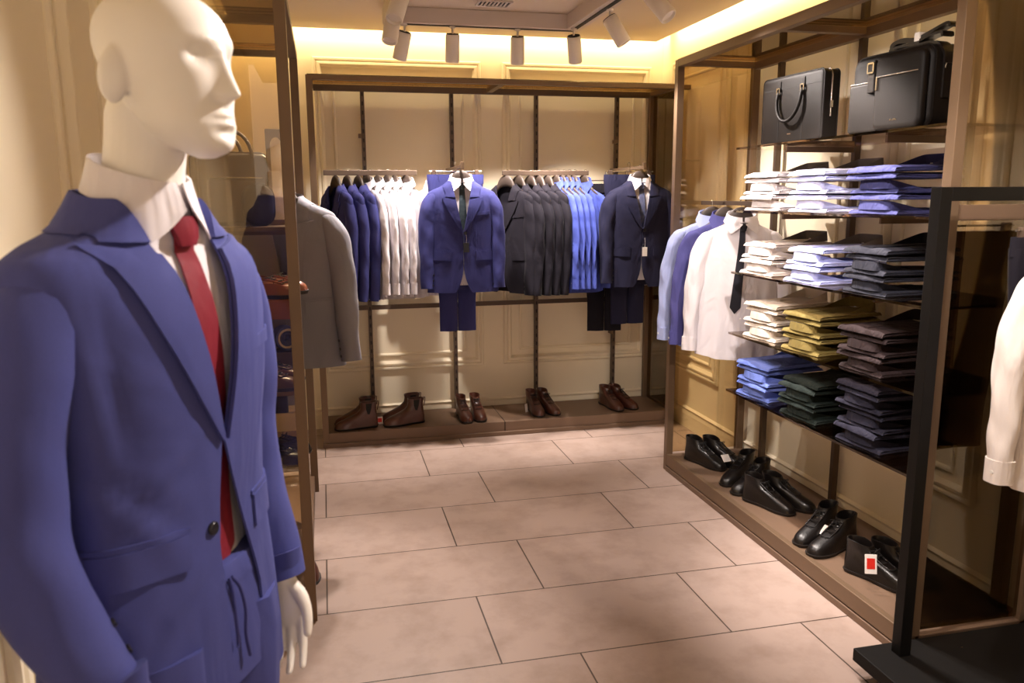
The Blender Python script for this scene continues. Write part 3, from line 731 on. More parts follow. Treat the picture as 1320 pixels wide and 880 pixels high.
Z0 = 1.64
def jacket_thing(mat, label='x', **k):
    o = thing('suit_jacket', label, 'jacket'); build_jacket(o, mat, **k); return o
def shirt_thing(mat, label='x', **k):
    o = thing('dress_shirt', label, 'shirt'); build_shirt(o, mat, **k); return o
JS3 = [(p[0]*(1+.22*(-p[2])), p[1]-.03*(-p[2]), p[2]*1.05, p[3]*1.02, p[4]*1.05) for p in JS]
JS2 = [(p[0]*(.93), p[1]-(.03*(-p[2])), p[2]*1.07, p[3]*.95, p[4]*1.15) for p in JS]
def hang(key, mk, label, hlabel, x, y, z, a, group=None, hgroup=None, hkey='hanger', hz=None):
    o = place(key, mk, label, (x, y, z), R_(a), group)
    h = place(hkey, make_hanger if hkey == 'hanger' else (lambda: make_hanger(hook=hz or .1)), hlabel, (x, y, z), R_(a), hgroup)
    return o
RAILZ = 1.787
def z_for_rail(rz, hook=.10): return rz+.003-(hook+.011)
ZR = z_for_rail(RAILZ)
ORD = ['first', 'second', 'third', 'fourth', 'fifth', 'sixth']
# three blue jackets, left end of the left rail
for i, x in enumerate((.085, .155, .225)):
    hang('jblue', lambda: jacket_thing(M_blue2, sy=.46, sleeves=(JS2, JS2), hem=-.70, seed=3.1), 'blue suit jacket hanging sideways on the left rail, %s from its left end' % ORD[i],
         'dark hanger in the %s blue jacket of the left rail' % ORD[i], x, YR, ZR, -66, 'blue jackets on the left rail', 'hangers on the left rail')
# five white shirts
for i, x in enumerate((.285, .345, .405, .455, .53)):
    hang('swhite', lambda: shirt_thing(M_wht, sy=.40, seed=2.2, fold=.007), 'white dress shirt hanging sideways on the left rail, %s white one from the left' % ORD[i],
         'dark hanger in the %s white shirt of the left rail' % ORD[i], x, YR, ZR+.002, (-70, -70, -70, -70, -62)[i], 'white shirts on the left rail', 'hangers on the left rail')
# dark jackets and blue shirts on the right rail
for i, x in enumerate((1.19, 1.275, 1.355, 1.415, 1.475)):
    hang('jdark', lambda: jacket_thing(M_dark, sy=.46, sleeves=(JS2, JS2), hem=-.70, seed=5.7), 'charcoal suit jacket hanging sideways on the right rail, %s from its left end' % ORD[i],
         'dark hanger in the %s charcoal jacket of the right rail' % ORD[i], x, YR, ZR, (-50, -64, -68, -68, -68)[i], 'charcoal jackets on the right rail', 'hangers on the right rail')
for i, x in enumerate((1.535, 1.575, 1.615, 1.655, 1.73)):
    hang('sblue', lambda: shirt_thing(M_sblue, sy=.34, seed=4.4, fold=.006), 'cornflower blue shirt hanging sideways on the right rail, %s blue one from the left' % ORD[i],
         'dark hanger in the %s blue shirt of the right rail' % ORD[i], x, YR, ZR+.002, (-73, -73, -73, -73, -68)[i], 'blue shirts on the right rail', 'hangers on the right rail')

# two front-facing outfits on the face-out arms
def outfit(x, y, jm, tm, jl, sl, tl, trl, hl, thl, tagmat, tagl, tagz):
    z = z_for_rail(1.812)
    j = thing('suit_jacket', jl, 'jacket', (x, y, z), R_(-3))
    build_jacket(j, jm, seed=x*3, zb=-.30, hem=-.685, fold=.003)
    s = thing('dress_shirt', sl, 'shirt', (x, y, z), R_(-3))
    S = build_shirt(s, M_wht, tab=[(a, b*.93, c*.8, d*.8, e) for a, b, c, d, e in ST], sleeves=None, hem=-.64, fold=.001, seed=x)
    t_ = thing('necktie', tl, 'necktie', (x, y, z), R_(-3)); build_tie(S, t_, tm, .0, -.42, .0045, wk=.019, w1=.034)
    h = make_hanger(hook=.10); h['label'] = hl; h.location = (x, y, z); h.rotation_euler = (0, 0, R_(-3)); h['group'] = 'hangers of the two front-facing suits'
    tr = make_trousers(jm); tr['label'] = trl; tr.location = (x-.01, y+.16, z+.055); th_ = make_clip_hanger(); th_.location = (x-.01, y+.16, z+.075); th_['label'] = thl
    if tagmat:
        g = make_tag(tagmat); g.location = (x+.012, y-.083, z+tagz); g['label'] = tagl
outfit(.85, 5.05, M_blue2, M_tieg, 'mid blue suit jacket facing front with a white shirt and dark tie inside', 'white shirt worn under the front-facing mid blue jacket', 'dark textured necktie in the mid blue jacket',
       'blue trousers hanging behind the front-facing mid blue jacket', 'dark hanger carrying the front-facing mid blue jacket', 'metal clip hanger of the blue trousers behind the mid blue jacket', M_blackc, 'black price tag hanging on the front-facing mid blue jacket', -.37)
outfit(2.045, 5.05, M_navy, M_tiep, 'dark navy suit jacket facing front, buttoned over a white shirt', 'white shirt worn under the front-facing dark navy jacket', 'finely striped blue necktie in the dark navy jacket',
       'dark navy trousers hanging straight behind the front-facing dark navy jacket', 'dark hanger carrying the front-facing dark navy jacket', 'metal clip hanger of the trousers straight behind the navy jacket', M_card, 'white price tag in the front opening of the dark navy jacket', -.42)
tr = make_trousers(M_dark); tr.location = (1.90, 5.30, 1.70); tr['label'] = 'nearly black trousers left of the navy suit, partly behind the blue shirts'; tr.rotation_euler = (0, 0, R_(-8))
h = make_clip_hanger(); h.location = (1.90, 5.30, 1.722); h.rotation_euler = (0, 0, R_(-8)); h['label'] = 'metal clip hanger of the nearly black trousers beside the navy suit'
place('pale', lambda: shirt_thing(M_pink, sy=.6, seed=6), 'pale lilac shirt half hidden behind the front-facing mid blue jacket', (.74, 5.40, ZR), R_(-28)); place('hanger', make_hanger, 'dark hanger in the pale lilac shirt behind the blue jacket', (.74, 5.40, ZR), R_(-28))
place('pale', None, 'pale lilac shirt peeping out right of the dark navy jacket', (2.11, 5.44, ZR), R_(6)); place('hanger', make_hanger, 'dark hanger in the pale lilac shirt behind the navy jacket', (2.11, 5.44, ZR), R_(6))

# shirts on the short rail of the right unit, facing the room
ZS = z_for_rail(1.588)
place('sfront', lambda: shirt_thing(M_lblue, seed=1.5, sy=.8, fold=.006), 'light blue shirt hanging rearmost of the three by the shelves', (2.10, 4.12, ZS), R_(-16))
o = shirt_thing(M_purp, 'indigo shirt hanging between the light blue and the white shirt', seed=3.5, sy=.7, fold=.005); o.location = (2.105, 3.97, ZS); o.rotation_euler = (0, 0, R_(-14))
o = thing('dress_shirt', 'white shirt with a black tie hanging in front of the shelves end', 'shirt', (2.108, 3.81, ZS), R_(-14))
S = build_shirt(o, M_wht, seed=0.7, fold=.007)
tt = thing('necktie', 'narrow black necktie hanging on the white shirt beside the shelves', 'necktie', (2.108, 3.81, ZS), R_(-14)); build_tie(S, tt, M_tied, -.002, -.47, .006, wk=.017, w1=.027, x1=-.03)
for y, l in ((4.12, 'light blue'), (3.97, 'indigo'), (3.81, 'white tie-wearing')): place('hanger', make_hanger, 'dark hanger in the %s shirt beside the shelves' % l, (2.10+(4.12-y)*.02, y, ZS), R_(-15), 'hangers on the short rail by the shelves')

# grey jackets in the left unit
ZG = 1.72+.003-.111-.0
o = jacket_thing(M_grey, 'grey suit jacket hanging in front in the left unit, sleeve sticking out', seed=8.2, hem=-.72, sleeves=(JS3, JS), fold=.003, zb=-.36); o.location = (-.165, 3.56, ZG); o.rotation_euler = (0, 0, R_(-6))
o = jacket_thing(M_grey, 'grey suit jacket hanging behind the front grey jacket in the left unit', seed=9.4, hem=-.72, fold=.003); o.location = (-.18, 3.76, ZG); o.rotation_euler = (0, 0, R_(-10))
for y, l in ((3.56, 'front'), (3.76, 'rear')): place('hanger', make_hanger, 'dark wide hanger in the %s grey jacket of the left unit' % l, (-.18, y, ZG), R_(-8), 'hangers in the left unit')

# right edge: cream shirt and dark jacket on the black rack
ZK = z_for_rail(1.56)
o = shirt_thing(M_cream, 'cream shirt on the black rack, cut by the right edge', seed=2.9, sy=.85, fold=.006); o.location = (2.15, 1.86, ZK); o.rotation_euler = (0, 0, R_(-4))
place('hanger', make_hanger, 'dark hanger in the cream shirt on the black rack', (2.15, 1.86, ZK), R_(-4))
o = make_trousers(M_dark, L=.78); o.location = (2.20, 2.02, 1.49); o['label'] = 'dark trousers hanging behind the cream shirt on the black rack'
h = make_clip_hanger(); h.location = (2.20, 2.02, 1.51); h['label'] = 'metal clip hanger of the dark trousers on the black rack'
# ------------------------------------------------------------------ folded shirts on the smoked shelves
def folded(mat, kind, seed=0, collar_mat=None):
    """kind F: collar at the front edge, R: plain fold at the front, T: topmost, collar standing at the back.  x = 0 front .. 0.33 back"""
    rnd = random.Random(seed); o = thing('folded_shirt', 'x', 'folded shirt')
    L, hw, T = .33, .122, .020 if kind == 'F' else .022
    ph = [rnd.uniform(0, 6) for _ in range(6)]; rings = []
    N = 16
    for i in range(N+1):
        t = i/N; x = L*(1-math.cos(PI*t))/2 if i in (0, N) else L*(.5-.5*math.cos(PI*(t*.9+.05)))/1
        e = min(1, max(.12, (min(x, L-x)/.012+.001)**.5)) if min(x, L-x) < .012 else 1
        ring = []
        prof = [(-1, .0), (-.6, -.5), (.0, -.5), (.6, -.5), (1, .0)]
        M_ = 14
        def side(y): return math.copysign(1-abs(1-abs(y))**1.0, y)
        yw = hw*(1-.05*(x/L))+.003*math.sin(9*t+ph[0])
        top = lambda y: T*e*(.5+.5)*(1-.35*abs(y)**6)+.0035*math.sin(5*y+ph[1]+4*t)*e*min(1, 8*t)-.006*abs(y)**4*min(1, t*3)
        for k in range(M_+1):
            y = -1+2*k/M_; ring.append(Vector((x+.004*math.sin(3*y+ph[2])*(1 if t < .2 else 0), yw*y, max(.002, top(y)))))
        ring.append(Vector((x, yw*1.015, T*.72*e))); ring.append(Vector((x, yw*.955, T*.5*e))); ring.append(Vector((x, yw*1.02, T*.28*e)))
        for k in range(M_+1):
            y = 1-2*k/M_; ring.append(Vector((x, yw*y*.99, .0005)))
        ring.append(Vector((x, -yw*1.02, T*.28*e))); ring.append(Vector((x, -yw*.955, T*.5*e))); ring.append(Vector((x, -yw*1.015, T*.72*e)))
        rings.append(ring)
    MB().loft(rings).build('folded_body', mat, o, True)
    if kind in 'FT':
        h = .034 if kind == 'F' else .046
        P = smooth_path([(.15, -.088, .006), (.085, -.088, .45), (.020, -.082, .9), (.006, -.06, 1), (.003, 0, 1), (.006, .06, 1), (.020, .082, .9), (.085, .088, .45), (.15, .088, .006)], 4)
        fl = (lambda x: x) if kind == 'F' else (lambda x: L-x)
        sgn = 1 if kind == 'F' else -1
        def fn(q, v, off):
            i = q*(len(P)-1); k = min(int(i), len(P)-2); p = P[k]+(P[k+1]-P[k])*(i-k)
            cx, cy_ = .09, 0; d = Vector((p[0]-cx, p[1], 0)); d = d.normalized() if d.length else d
            out = off+.004*(1-v)*p[2]
            return Vector((fl(p[0]+d.x*out), p[1]+d.y*out, T*.82+h*p[2]*v))
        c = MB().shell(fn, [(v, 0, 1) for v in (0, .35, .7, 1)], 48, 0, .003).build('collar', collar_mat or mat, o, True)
        if kind == 'T':
            M = Matrix.Translation((L-.045, 0, T+.004))
            MB().lathe([(0, .004), (.0045, .004), (.005, .0), (0, 0)], 10, M, caps=False).build('button', M_pearl, o, True)
            MB().box(L-.30, L-.06, -.013, .013, T*.9, T+.0025).build('placket', mat, o, bevel=.001)
        if collar_mat: c['label'] = 'collar in dark grey painted shade'
    return o
fmat = lambda n, c: cloth(n, c, wrinkle=.5, wscale=14, sheen=.08, var=.05)
FS = {'white': fmat('folded_white', '#d9d2d3'), 'pale blue': fmat('folded_pale_blue', '#c3c6e6'), 'dusty blue': fmat('folded_dusty_blue', '#3b3d6b'), 'offwhite': fmat('folded_offwhite', '#d8cdc6'),
      'sky blue': fmat('folded_sky_blue', '#b4bcec'), 'slate': fmat('folded_slate', '#24252f'), 'ivory': fmat('folded_ivory', '#d9cdbf'), 'olive': fmat('folded_olive', '#7a6b3c'),
      'plum brown': fmat('folded_plum', '#2a1f20'), 'blue': fmat('folded_blue', '#6c80cc'), 'dark green': fmat('folded_dark_green', '#1c2522'), 'charcoal': fmat('folded_charcoal', '#232230')}
POS5 = ['bottom one', 'second from the bottom', 'middle one', 'second from the top', 'topmost one']
stacks = [  # shelf, which, colour, y centre, yaw, kinds, dark collar
    (1, 'far', 'white', 3.46, 6, 'FRFRT', 1), (1, 'middle', 'pale blue', 3.07, 3, 'FRFRT', 1), (1, 'near', 'dusty blue', 2.655, 2, 'FRFRT', 0),
    (2, 'far', 'offwhite', 3.45, 5, 'FRFT', 1), (2, 'middle', 'sky blue', 3.07, 2, 'FRFT', 1), (2, 'near', 'slate', 2.65, -2, 'FRFRT', 0),
    (3, 'far', 'ivory', 3.40, 4, 'FRFRT', 0), (3, 'middle', 'olive', 3.06, 3, 'FRFRT', 0), (3, 'near', 'plum brown', 2.645, 2, 'FRFRT', 0),
    (4, 'far', 'blue', 3.43, 5, 'FRFRT', 0), (4, 'middle', 'dark green', 3.05, 3, 'FRFRT', 0), (4, 'near', 'charcoal', 2.64, 2, 'FRFRFRT', 0)]
SHN = {1: 'second', 2: 'third', 3: 'fourth', 4: 'lowest'}
for si, wh, colr, y, yaw, kinds, dc in stacks:
    z = SZ[si]+.001; n = len(kinds); rnd = random.Random(si*10+len(colr)); ff = 0
    for k, kd in enumerate(kinds):
        key = 'fold_%s_%s' % (colr, kd)
        names = {4: ['bottom one', 'second from the bottom', 'second from the top', 'topmost one'], 5: POS5, 7: ['bottom one', 'second from the bottom', 'third from the bottom', 'middle one', 'third from the top', 'second from the top', 'topmost one']}[n]
        lab = 'folded %s shirt, %s of the %s stack on the %s shelf' % (colr.replace('offwhite', 'off-white'), names[k], wh, SHN[si])
        tilt = 0
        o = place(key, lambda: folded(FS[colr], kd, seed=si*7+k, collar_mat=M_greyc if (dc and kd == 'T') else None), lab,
                  (1.992+rnd.uniform(-.012, .012)+(.006 if kd == 'F' else .0), y+rnd.uniform(-.008, .008), z), group='folded %s shirts on the %s shelf' % (colr, SHN[si]),
                  rot=(0, R_(-1.5 if kd == 'T' else 0), R_(yaw+rnd.uniform(-2.5, 2.5))))
        z += .053 if kd == 'F' else .0235

# ------------------------------------------------------------------ shoes
FOOT = [(-.150, .0), (-.146, .018), (-.135, .030), (-.115, .040), (-.085, .0465), (-.05, .046), (-.01, .039), (.03, .033), (.07, .0325), (.10, .033), (.122, .029), (.134, .020), (.140, 0)]
def foot_hw(y):
    for a, b in zip(FOOT, FOOT[1:]):
        if a[0] <= y <= b[0]: return a[1]+(b[1]-a[1])*(y-a[0])/(b[0]-a[0])
    return 0
def make_shoe(kind, leather):
    """toe towards -Y, sole on z = 0"""
    o = thing('ankle_boot' if kind != 'oxford' else 'leather_shoe', 'x', 'shoe')
    n = 44; ring_y = [math.cos(2*PI*k/n) for k in range(n)]; side = [1 if math.sin(2*PI*k/n) >= 0 else -1 for k in range(n)]
    def outline(z, grow=0.0, y0=-.150, y1=.140):
        mid, hl = (y0+y1)/2, (y1-y0)/2+grow; out = []
        for c, s, k in zip(ring_y, side, range(n)):
            y = mid+hl*c; yy = max(-.15, min(.14, (y-mid)/hl*.145-.005)); h = foot_hw(yy); h = h+grow if h > .002 else (grow*abs(math.sin(2*PI*k/n)))
            out.append(Vector((s*h+.006*math.sin((y+.15)*9), y, z)))
        return out
    sole = MB().loft([outline(.004, .001), outline(.0, -.001)][::-1]+[outline(.011, .0035), outline(.014, .0035)]).build('sole', M_sole, o, True)
    # heel block hangs off the sole (the sole line is lifted at the heel)
    if kind == 'chelsea': prof = [(.013, -.150, .140, 0), (.024, -.149, .1405, 0), (.038, -.143, .141, .02), (.050, -.128, .141, .08), (.060, -.105, .140, .2), (.072, -.07, .138, .4), (.086, -.035, .136, .65), (.102, -.002, .134, .85), (.122, .022, .132, 1), (.148, .028, .133, 1), (.172, .024, .137, 1)]
    elif kind == 'chukka': prof = [(.013, -.150, .140, 0), (.024, -.149, .1405, 0), (.036, -.143, .141, .02), (.046, -.130, .141, .06), (.055, -.108, .140, .15), (.067, -.076, .139, .3), (.082, -.042, .136, .55), (.100, -.006, .134, .8), (.120, .018, .133, 1), (.146, .030, .135, 1)]
    else: prof = [(.013, -.150, .140, 0), (.024, -.149, .1405, 0), (.036, -.143, .141, .02), (.046, -.128, .141, .08), (.055, -.100, .140, .2), (.064, -.065, .139, .45), (.072, -.03, .138, .7), (.078, .0, .137, .9)]
    rings = []
    for z, y0, y1, b in prof:
        fo = outline(z, 0, y0, y1); wsh = .033+.003*b; r = []
        squeeze = 1-.14*min(1, (z-.013)/.05)
        mid, hl = (y0+y1)/2, (y1-y0)/2
        for k, p in enumerate(fo):
            f = 2*PI*k/n; sh = Vector((wsh*math.copysign(abs(math.sin(f))**.85, math.sin(f)), p.y, z))
            q = Vector((p.x*squeeze, p.y, z)).lerp(sh, b)
            if kind == 'chukka' and z > .09: q.z += -.012*max(0, -(p.y-mid)/hl)
            if kind == 'oxford' and z > .06: q.z += .010*((p.y-mid)/hl)-.004
            r.append(q)
        rings.append(r)
    def shrink(r, s, dz):
        c = sum(r, Vector())/len(r); return [Vector((c.x+(p.x-c.x)*s, c.y+(p.y-c.y)*s, p.z+dz)) for p in r]
    rings += [shrink(rings[-1], .93, .001), shrink(rings[-1], .88, -.004), shrink(rings[-1], .84, -.05)]
    up = MB().loft(rings).build('upper', leather, o, True)
    MB().box(-.026, .026, .075, .137, -.012, .002).build('heel', M_sole, sole, bevel=.004) if False else None
    def front_y(z):
        for a, b in zip(prof, prof[1:]):
            if a[0] <= z <= b[0]: return a[1]+(b[1]-a[1])*(z-a[0])/(b[0]-a[0])
        return prof[-1][1]
    if kind == 'chelsea':
        for s in (1, -1):
            mb = MB(); poly = [(-.006, .168), (-.006, .13), (.004, .095), (.016, .095), (.026, .13), (.032, .168)]
            M = Matrix.Translation((s*.0375, .07, 0)) @ Matrix.Rotation(PI/2, 4, 'Z')
            mb.prism([(a*1.1, b) for a, b in poly], .004, Matrix.Translation((s*.0385-(.002), .062, 0)) @ Matrix.Rotation(PI/2, 4, 'Z')); mb.build('elastic_gusset', M_lace, up)
        MB().tube([(0, .139, .11), (0, .149, .15), (0, .150, .17), (0, .142, .175), (0, .138, .15)], .003, 8, up=(1, 0, 0)).build('pull_tab', leather, up, True)
    else:
        zs = (.070, .086, .102, .118) if kind == 'chukka' else (.052, .058, .064, .069)
        la = MB()
        for z in zs:
            y = front_y(z)-.003; la.tube([(-.021, y+.016, z+.003), (-.010, y+.003, z+.006), (.010, y+.003, z+.006), (.021, y+.016, z+.003)], .0022, 7)
        y = front_y(zs[-1])-.004; z = zs[-1]+.007
        for s in (1, -1):
            la.tube([(0, y, z), (s*.014, y-.006, z+.006), (s*.026, y-.004, z-.002), (s*.014, y-.003, z-.006), (0, y, z)], .0018, 7)
            la.tube([(0, y, z), (s*.010, y-.010, z-.010), (s*.018, y-.018, z-.024)], .0016, 7)
        la.build('laces', M_lace, up, True)
        for s in (1, -1):     # facing flap beside the lacing
            fl_ = MB().tube([(s*.022, front_y(z)+.014, z+.002) for z in zs], [.003, .004, .004, .003], 8); fl_.build('lace_facing', leather, up, True)
    return o
def shoe(key, kind, leather, label, x, y, z, a, group=None):
    return place(key, lambda: make_shoe(kind, leather), label, (x, y, z+.0005), R_(a), group)
PZ = .0965
# brown footwear on the back plinth; a turns the toe (0 = towards the room)
shoe('chelsea', 'chelsea', M_brown, 'brown chelsea boot pointing left, front one of the leftmost pair', .155, 5.27, PZ, -80, 'brown chelsea boots on the back plinth')
shoe('chelsea', 'chelsea', M_brown, 'brown chelsea boot pointing left, rear one of the leftmost pair', .155, 5.395, PZ, -74, 'brown chelsea boots on the back plinth')
shoe('chelsea', 'chelsea', M_brown, 'brown chelsea boot pointing left, front one of the second pair', .475, 5.29, PZ, -76, 'brown chelsea boots on the back plinth')
shoe('chelsea', 'chelsea', M_brown, 'brown chelsea boot pointing left, rear one of the second pair', .465, 5.415, PZ, -72, 'brown chelsea boots on the back plinth')
for nm, xs, ys, aa in (('below the mid blue suit', (.885, .985), (5.33, 5.34), (4, 2)), ('in the middle of the right half', (1.405, 1.505), (5.36, 5.37), (4, 14)), ('at the right end of the plinth', (1.98, 2.075), (5.36, 5.37), (12, 24))):
    for k in (0, 1):
        shoe('brownchukka', 'chukka', M_brown, 'brown lace-up ankle boot %s, %s one of its pair' % (nm, ('left', 'right')[k]), xs[k], ys[k], PZ, aa[k], 'brown lace-up boots on the back plinth')
# black footwear on the right plinth
PR = .1045
for nm, data in (('farthest pair of the right plinth', ((2.06, 4.02, 22), (2.165, 4.00, 30))), ('second pair, toes to the aisle', ((2.12, 3.60, -66), (2.12, 3.74, -60))), ('third pair, toes to the front', ((2.07, 3.36, 24), (2.175, 3.36, 30))),
                 ('fourth pair, toes to the aisle', ((2.09, 2.86, -72), (2.09, 2.98, -66))), ('nearest pair beside the black post', ((2.085, 2.56, 24), (2.19, 2.54, 32)))):
    for k in (0, 1):
        x, y, a = data[k]
        shoe('blackchukka', 'chukka', M_blk, 'black ankle boot, %s of the %s' % (('left or front one', 'right or rear one')[k], nm), x, y, .101, a, 'black ankle boots on the right plinth')
def tagthing(name, label, cat, loc, rot, w, h, mat, red=None):
    o = thing(name, label, cat, loc); o.rotation_euler = rot
    MB().box(-w/2, w/2, -.001, .001, 0, h).build('card', mat, o, bevel=.0008)
    if red: MB().box(-w*.34, w*.34, -.0016, -.0011, h*.25, h*.8).build('red_square', M_redc, o)
    return o
tagthing('price_tag', 'white price tag with a red square on the nearest black boot', 'price tag', (2.005, 2.50, .17), (R_(-14), 0, R_(-20)), .045, .075, M_card, True)
tagthing('price_tag', 'small plain white tag lying on the farthest black boots', 'price tag', (2.12, 3.86, .165), (R_(-45), 0, R_(10)), .05, .045, M_card)
tagthing('price_tag', 'small red and white tag behind the leftmost chelsea boots', 'price tag', (.31, 5.33, PZ), (R_(-8), 0, R_(0)), .04, .05, M_card, True)
tagthing('price_tag', 'white tag between the brown boots below the blue suit', 'price tag', (.935, 5.36, PZ), (R_(-8), 0, R_(10)), .03, .06, M_card)
tagthing('price_tag', 'white tag left of the brown boots in the middle of the plinth', 'price tag', (1.355, 5.38, PZ), (R_(-8), 0, R_(40)), .03, .06, M_card)
tagthing('price_tag', 'white tag between the black boots of the fourth pair', 'price tag', (2.07, 2.905, .15), (R_(-50), 0, R_(-70)), .04, .05, M_card)

# ------------------------------------------------------------------ bags
def rbox(L, H, T, r, edge, n=8, bulge=0.0, z0=0.0):
    """rounded slab: length x, height z, thickness y"""
    def ring(y, ins):
        out = []; a, h, rr = L/2-ins, H/2-ins, max(.002, r-ins)
        for cx, cz, s in ((a-rr, h-rr, 0), (-(a-rr), h-rr, 1), (-(a-rr), -(h-rr), 2), (a-rr, -(h-rr), 3)):
            for k in range(n+1):
                f = PI/2*s+PI/2*k/n; out.append(Vector((cx+rr*math.cos(f), y, z0+H/2+cz+rr*math.sin(f))))
        return out
    mb = MB(); rs = [ring(-T/2, edge*1.6), ring(-T/2+edge*.1, edge*.7), ring(-T/2+edge*.5, edge*.15), ring(-T/2+edge, 0), ring(T/2-edge, 0), ring(T/2-edge*.5, edge*.15), ring(T/2-edge*.1, edge*.7), ring(T/2, edge*1.6)]
    return mb.loft(rs)
def outline_tube(L, H, r, y, rad, z0=0.0, n=6, ins=0.0):
    pts = []; a, h = L/2-ins, H/2-ins
    for cx, cz, s in ((a-r, h-r, 0), (-(a-r), h-r, 1), (-(a-r), -(h-r), 2), (a-r, -(h-r), 3)):
        for k in range(n+1):
            f = PI/2*s+PI/2*k/n; pts.append(Vector((cx+r*math.cos(f), y, z0+H/2+cz+r*math.sin(f))))
    mb = MB(); m = len(pts); rings = []
    for i, p in enumerate(pts):
        t = (pts[(i+1) % m]-pts[i-1]).normalized(); b = Vector((0, 1, 0)); a_ = t.cross(b)
        rings.append([p+a_*rad*math.cos(2*PI*k/6)+b*rad*math.sin(2*PI*k/6) for k in range(6)])
    return mb.loft(rings, close=True)
def buckle(mb, x, y, z, w=.02, h=.026):
    t = .0028
    mb.box(x-w/2, x+w/2, y-.004, y, z+h/2-t, z+h/2+t); mb.box(x-w/2, x+w/2, y-.004, y, z-h/2-t, z-h/2+t); mb.box(x-w/2-t, x-w/2+t, y-.004, y, z-h/2, z+h/2); mb.box(x+w/2-t, x+w/2+t, y-.004, y, z-h/2, z+h/2)
b1 = thing('briefcase', 'slim black leather briefcase with a looped handle on the top shelf', 'briefcase', (2.085, 3.305, SZ[0]), R_(-86))
L_, H_, T_ = .43, .295, .085
body = rbox(L_, H_, T_, .022, .010).build('case_body', M_bagl, b1, True)
outline_tube(L_, H_, .022, -T_/2+.006, .0032).build('piping', M_bagl, body, True); outline_tube(L_, H_, .022, T_/2-.006, .0032).build('piping', M_bagl, body, True)
mb = MB(); mb.tube([(L_/2+.0005, .0, .10), (L_/2+.001, 0, .27), (L_/2-.01, 0, H_+.0), (-L_/2+.01, 0, H_+.0)], .0035, 8, up=(0, 1, 0)); mb.build('zip', M_chrome, b1, True)
mb = MB(); mb.box(L_/2-.002, L_/2+.006, -.008, .008, .135, .165); mb.build('zip_pull', M_chrome, b1, bevel=.002)
mb = MB(); mb.box(-.085, .085, -T_/2-.0015, -T_/2+.002, .0, H_*.96) if False else mb.box(-.0855, -.0835, -T_/2-.0012, -T_/2+.002, .012, H_*.82); mb.box(.0835, .0855, -T_/2-.0012, -T_/2+.002, .012, H_*.82); mb.box(-L_/2+.015, L_/2-.015, -T_/2-.0012, -T_/2+.002, H_*.82-.001, H_*.82+.001); mb.build('seams', M_lace, body)
hp = [(-.085, -T_/2-.006, .225)]+[(-.085+.085*(1-math.cos(a)), -T_/2-.012-.012*math.sin(a), .20-.105*math.sin(a)) for a in [i*PI/14 for i in range(15)]]+[(.085, -T_/2-.006, .225)]
hd = MB().tube(smooth_path(hp, 2), .0075, 12, up=(0, 1, 0)).build('handle', M_bagl, b1, True)
for s in (-1, 1):
    mb = MB(); buckle(mb, s*.085, -T_/2-.006, .232); mb.build('buckle', M_chrome, hd)
    MB().box(s*.085-.011, s*.085+.011, -T_/2-.004, -T_/2+.001, .232, .275).build('handle_tab', M_bagl, hd, bevel=.002)
rp = [(-.07+.07*(1-math.cos(a)), T_/2+.010, .29+.045*math.sin(a)) for a in [i*PI/12 for i in range(13)]]
mb = MB()
for k, x in enumerate((-.012, -.007, -.002, .003, .008)): mb.box(x-.0016, x+.0016, -T_/2-.0012, -T_/2+.001, .040, .044)
mb.build('maker_mark', M_bronze, body)

b2 = thing('messenger_bag', 'bulky black leather messenger bag with a bundled strap on the top shelf', 'bag', (2.10, 2.655, SZ[0]), R_(-87))
L_, H_, T_ = .40, .285, .13
body = rbox(L_, H_, T_, .045, .022).build('bag_body', M_bagl, b2, True)
outline_tube(L_, H_, .045, -T_/2+.016, .0035).build('piping', M_bagl, body, True); outline_tube(L_, H_, .045, T_/2-.016, .0035).build('piping', M_bagl, body, True)
p1 = rbox(.235, .262, .034, .03, .012, z0=.006); p1.v = [(x+.075, y-T_/2-.012, z) for x, y, z in p1.v]; fp = p1.build('front_pocket', M_bagl, b2, True)
p2 = rbox(.165, .18, .016, .012, .006, z0=.006); p2.v = [(x-.115, y-T_/2-.003, z) for x, y, z in p2.v]; sp_ = p2.build('side_pocket', M_bagl, b2, True)
mb = MB(); mb.tube([(-.025, -T_/2-.030, .196), (.175, -T_/2-.030, .196)], .0028, 8); mb.build('pocket_zip', M_chrome, fp, True)
mb = MB(); mb.box(-.030, -.022, -T_/2-.034, -T_/2-.029, .15, .198); mb.build('zip_pull', M_chrome, fp, bevel=.001)
mb = MB(); mb.tube([(-.192, -T_/2-.009, .187), (-.055, -T_/2-.009, .187)], .003, 8); mb.build('pocket_zip', M_chrome, sp_, True)
st_ = MB(); st_.box(-.085, -.050, -T_/2-.024, -T_/2-.010, .145, .262); st_ = st_.build('strap_flap', M_blk, b2, bevel=.004)
mb = MB(); buckle(mb, -.0675, -T_/2-.025, .235, .03, .034); mb.build('buckle', M_chrome, st_)
mb = MB(); mb.tube([(-.04, -.015, H_+.001), (.16, -.015, H_+.001), (L_/2-.006, -.015, H_-.05), (L_/2+.001, -.015, .12)], .004, 8, up=(0, 1, 0)); mb.build('zip', M_chrome, b2, True)
mb = MB(); mb.box(L_/2-.004, L_/2+.008, -.02, .02, .10, .215); sd = mb.build('side_strap_anchor', M_bagl, b2, bevel=.003)
mb = MB(); mb.tube([(L_/2+.006, -.014, .2), (L_/2+.012, -.014, .222), (L_/2+.012, .014, .222), (L_/2+.006, .014, .2)], .003, 8); mb.build('strap_ring', M_chrome, sd, True)
sb = thing('tmp', 'x', 'x'); bpy.data.objects.remove(sb)
def ribbon(path, w, t):
    return MB().tube(smooth_path(path, 5), [(t, w)]*(len(path)*5-4), 10, up=(0, 1, 0)) if False else ribbon2(path, w, t)
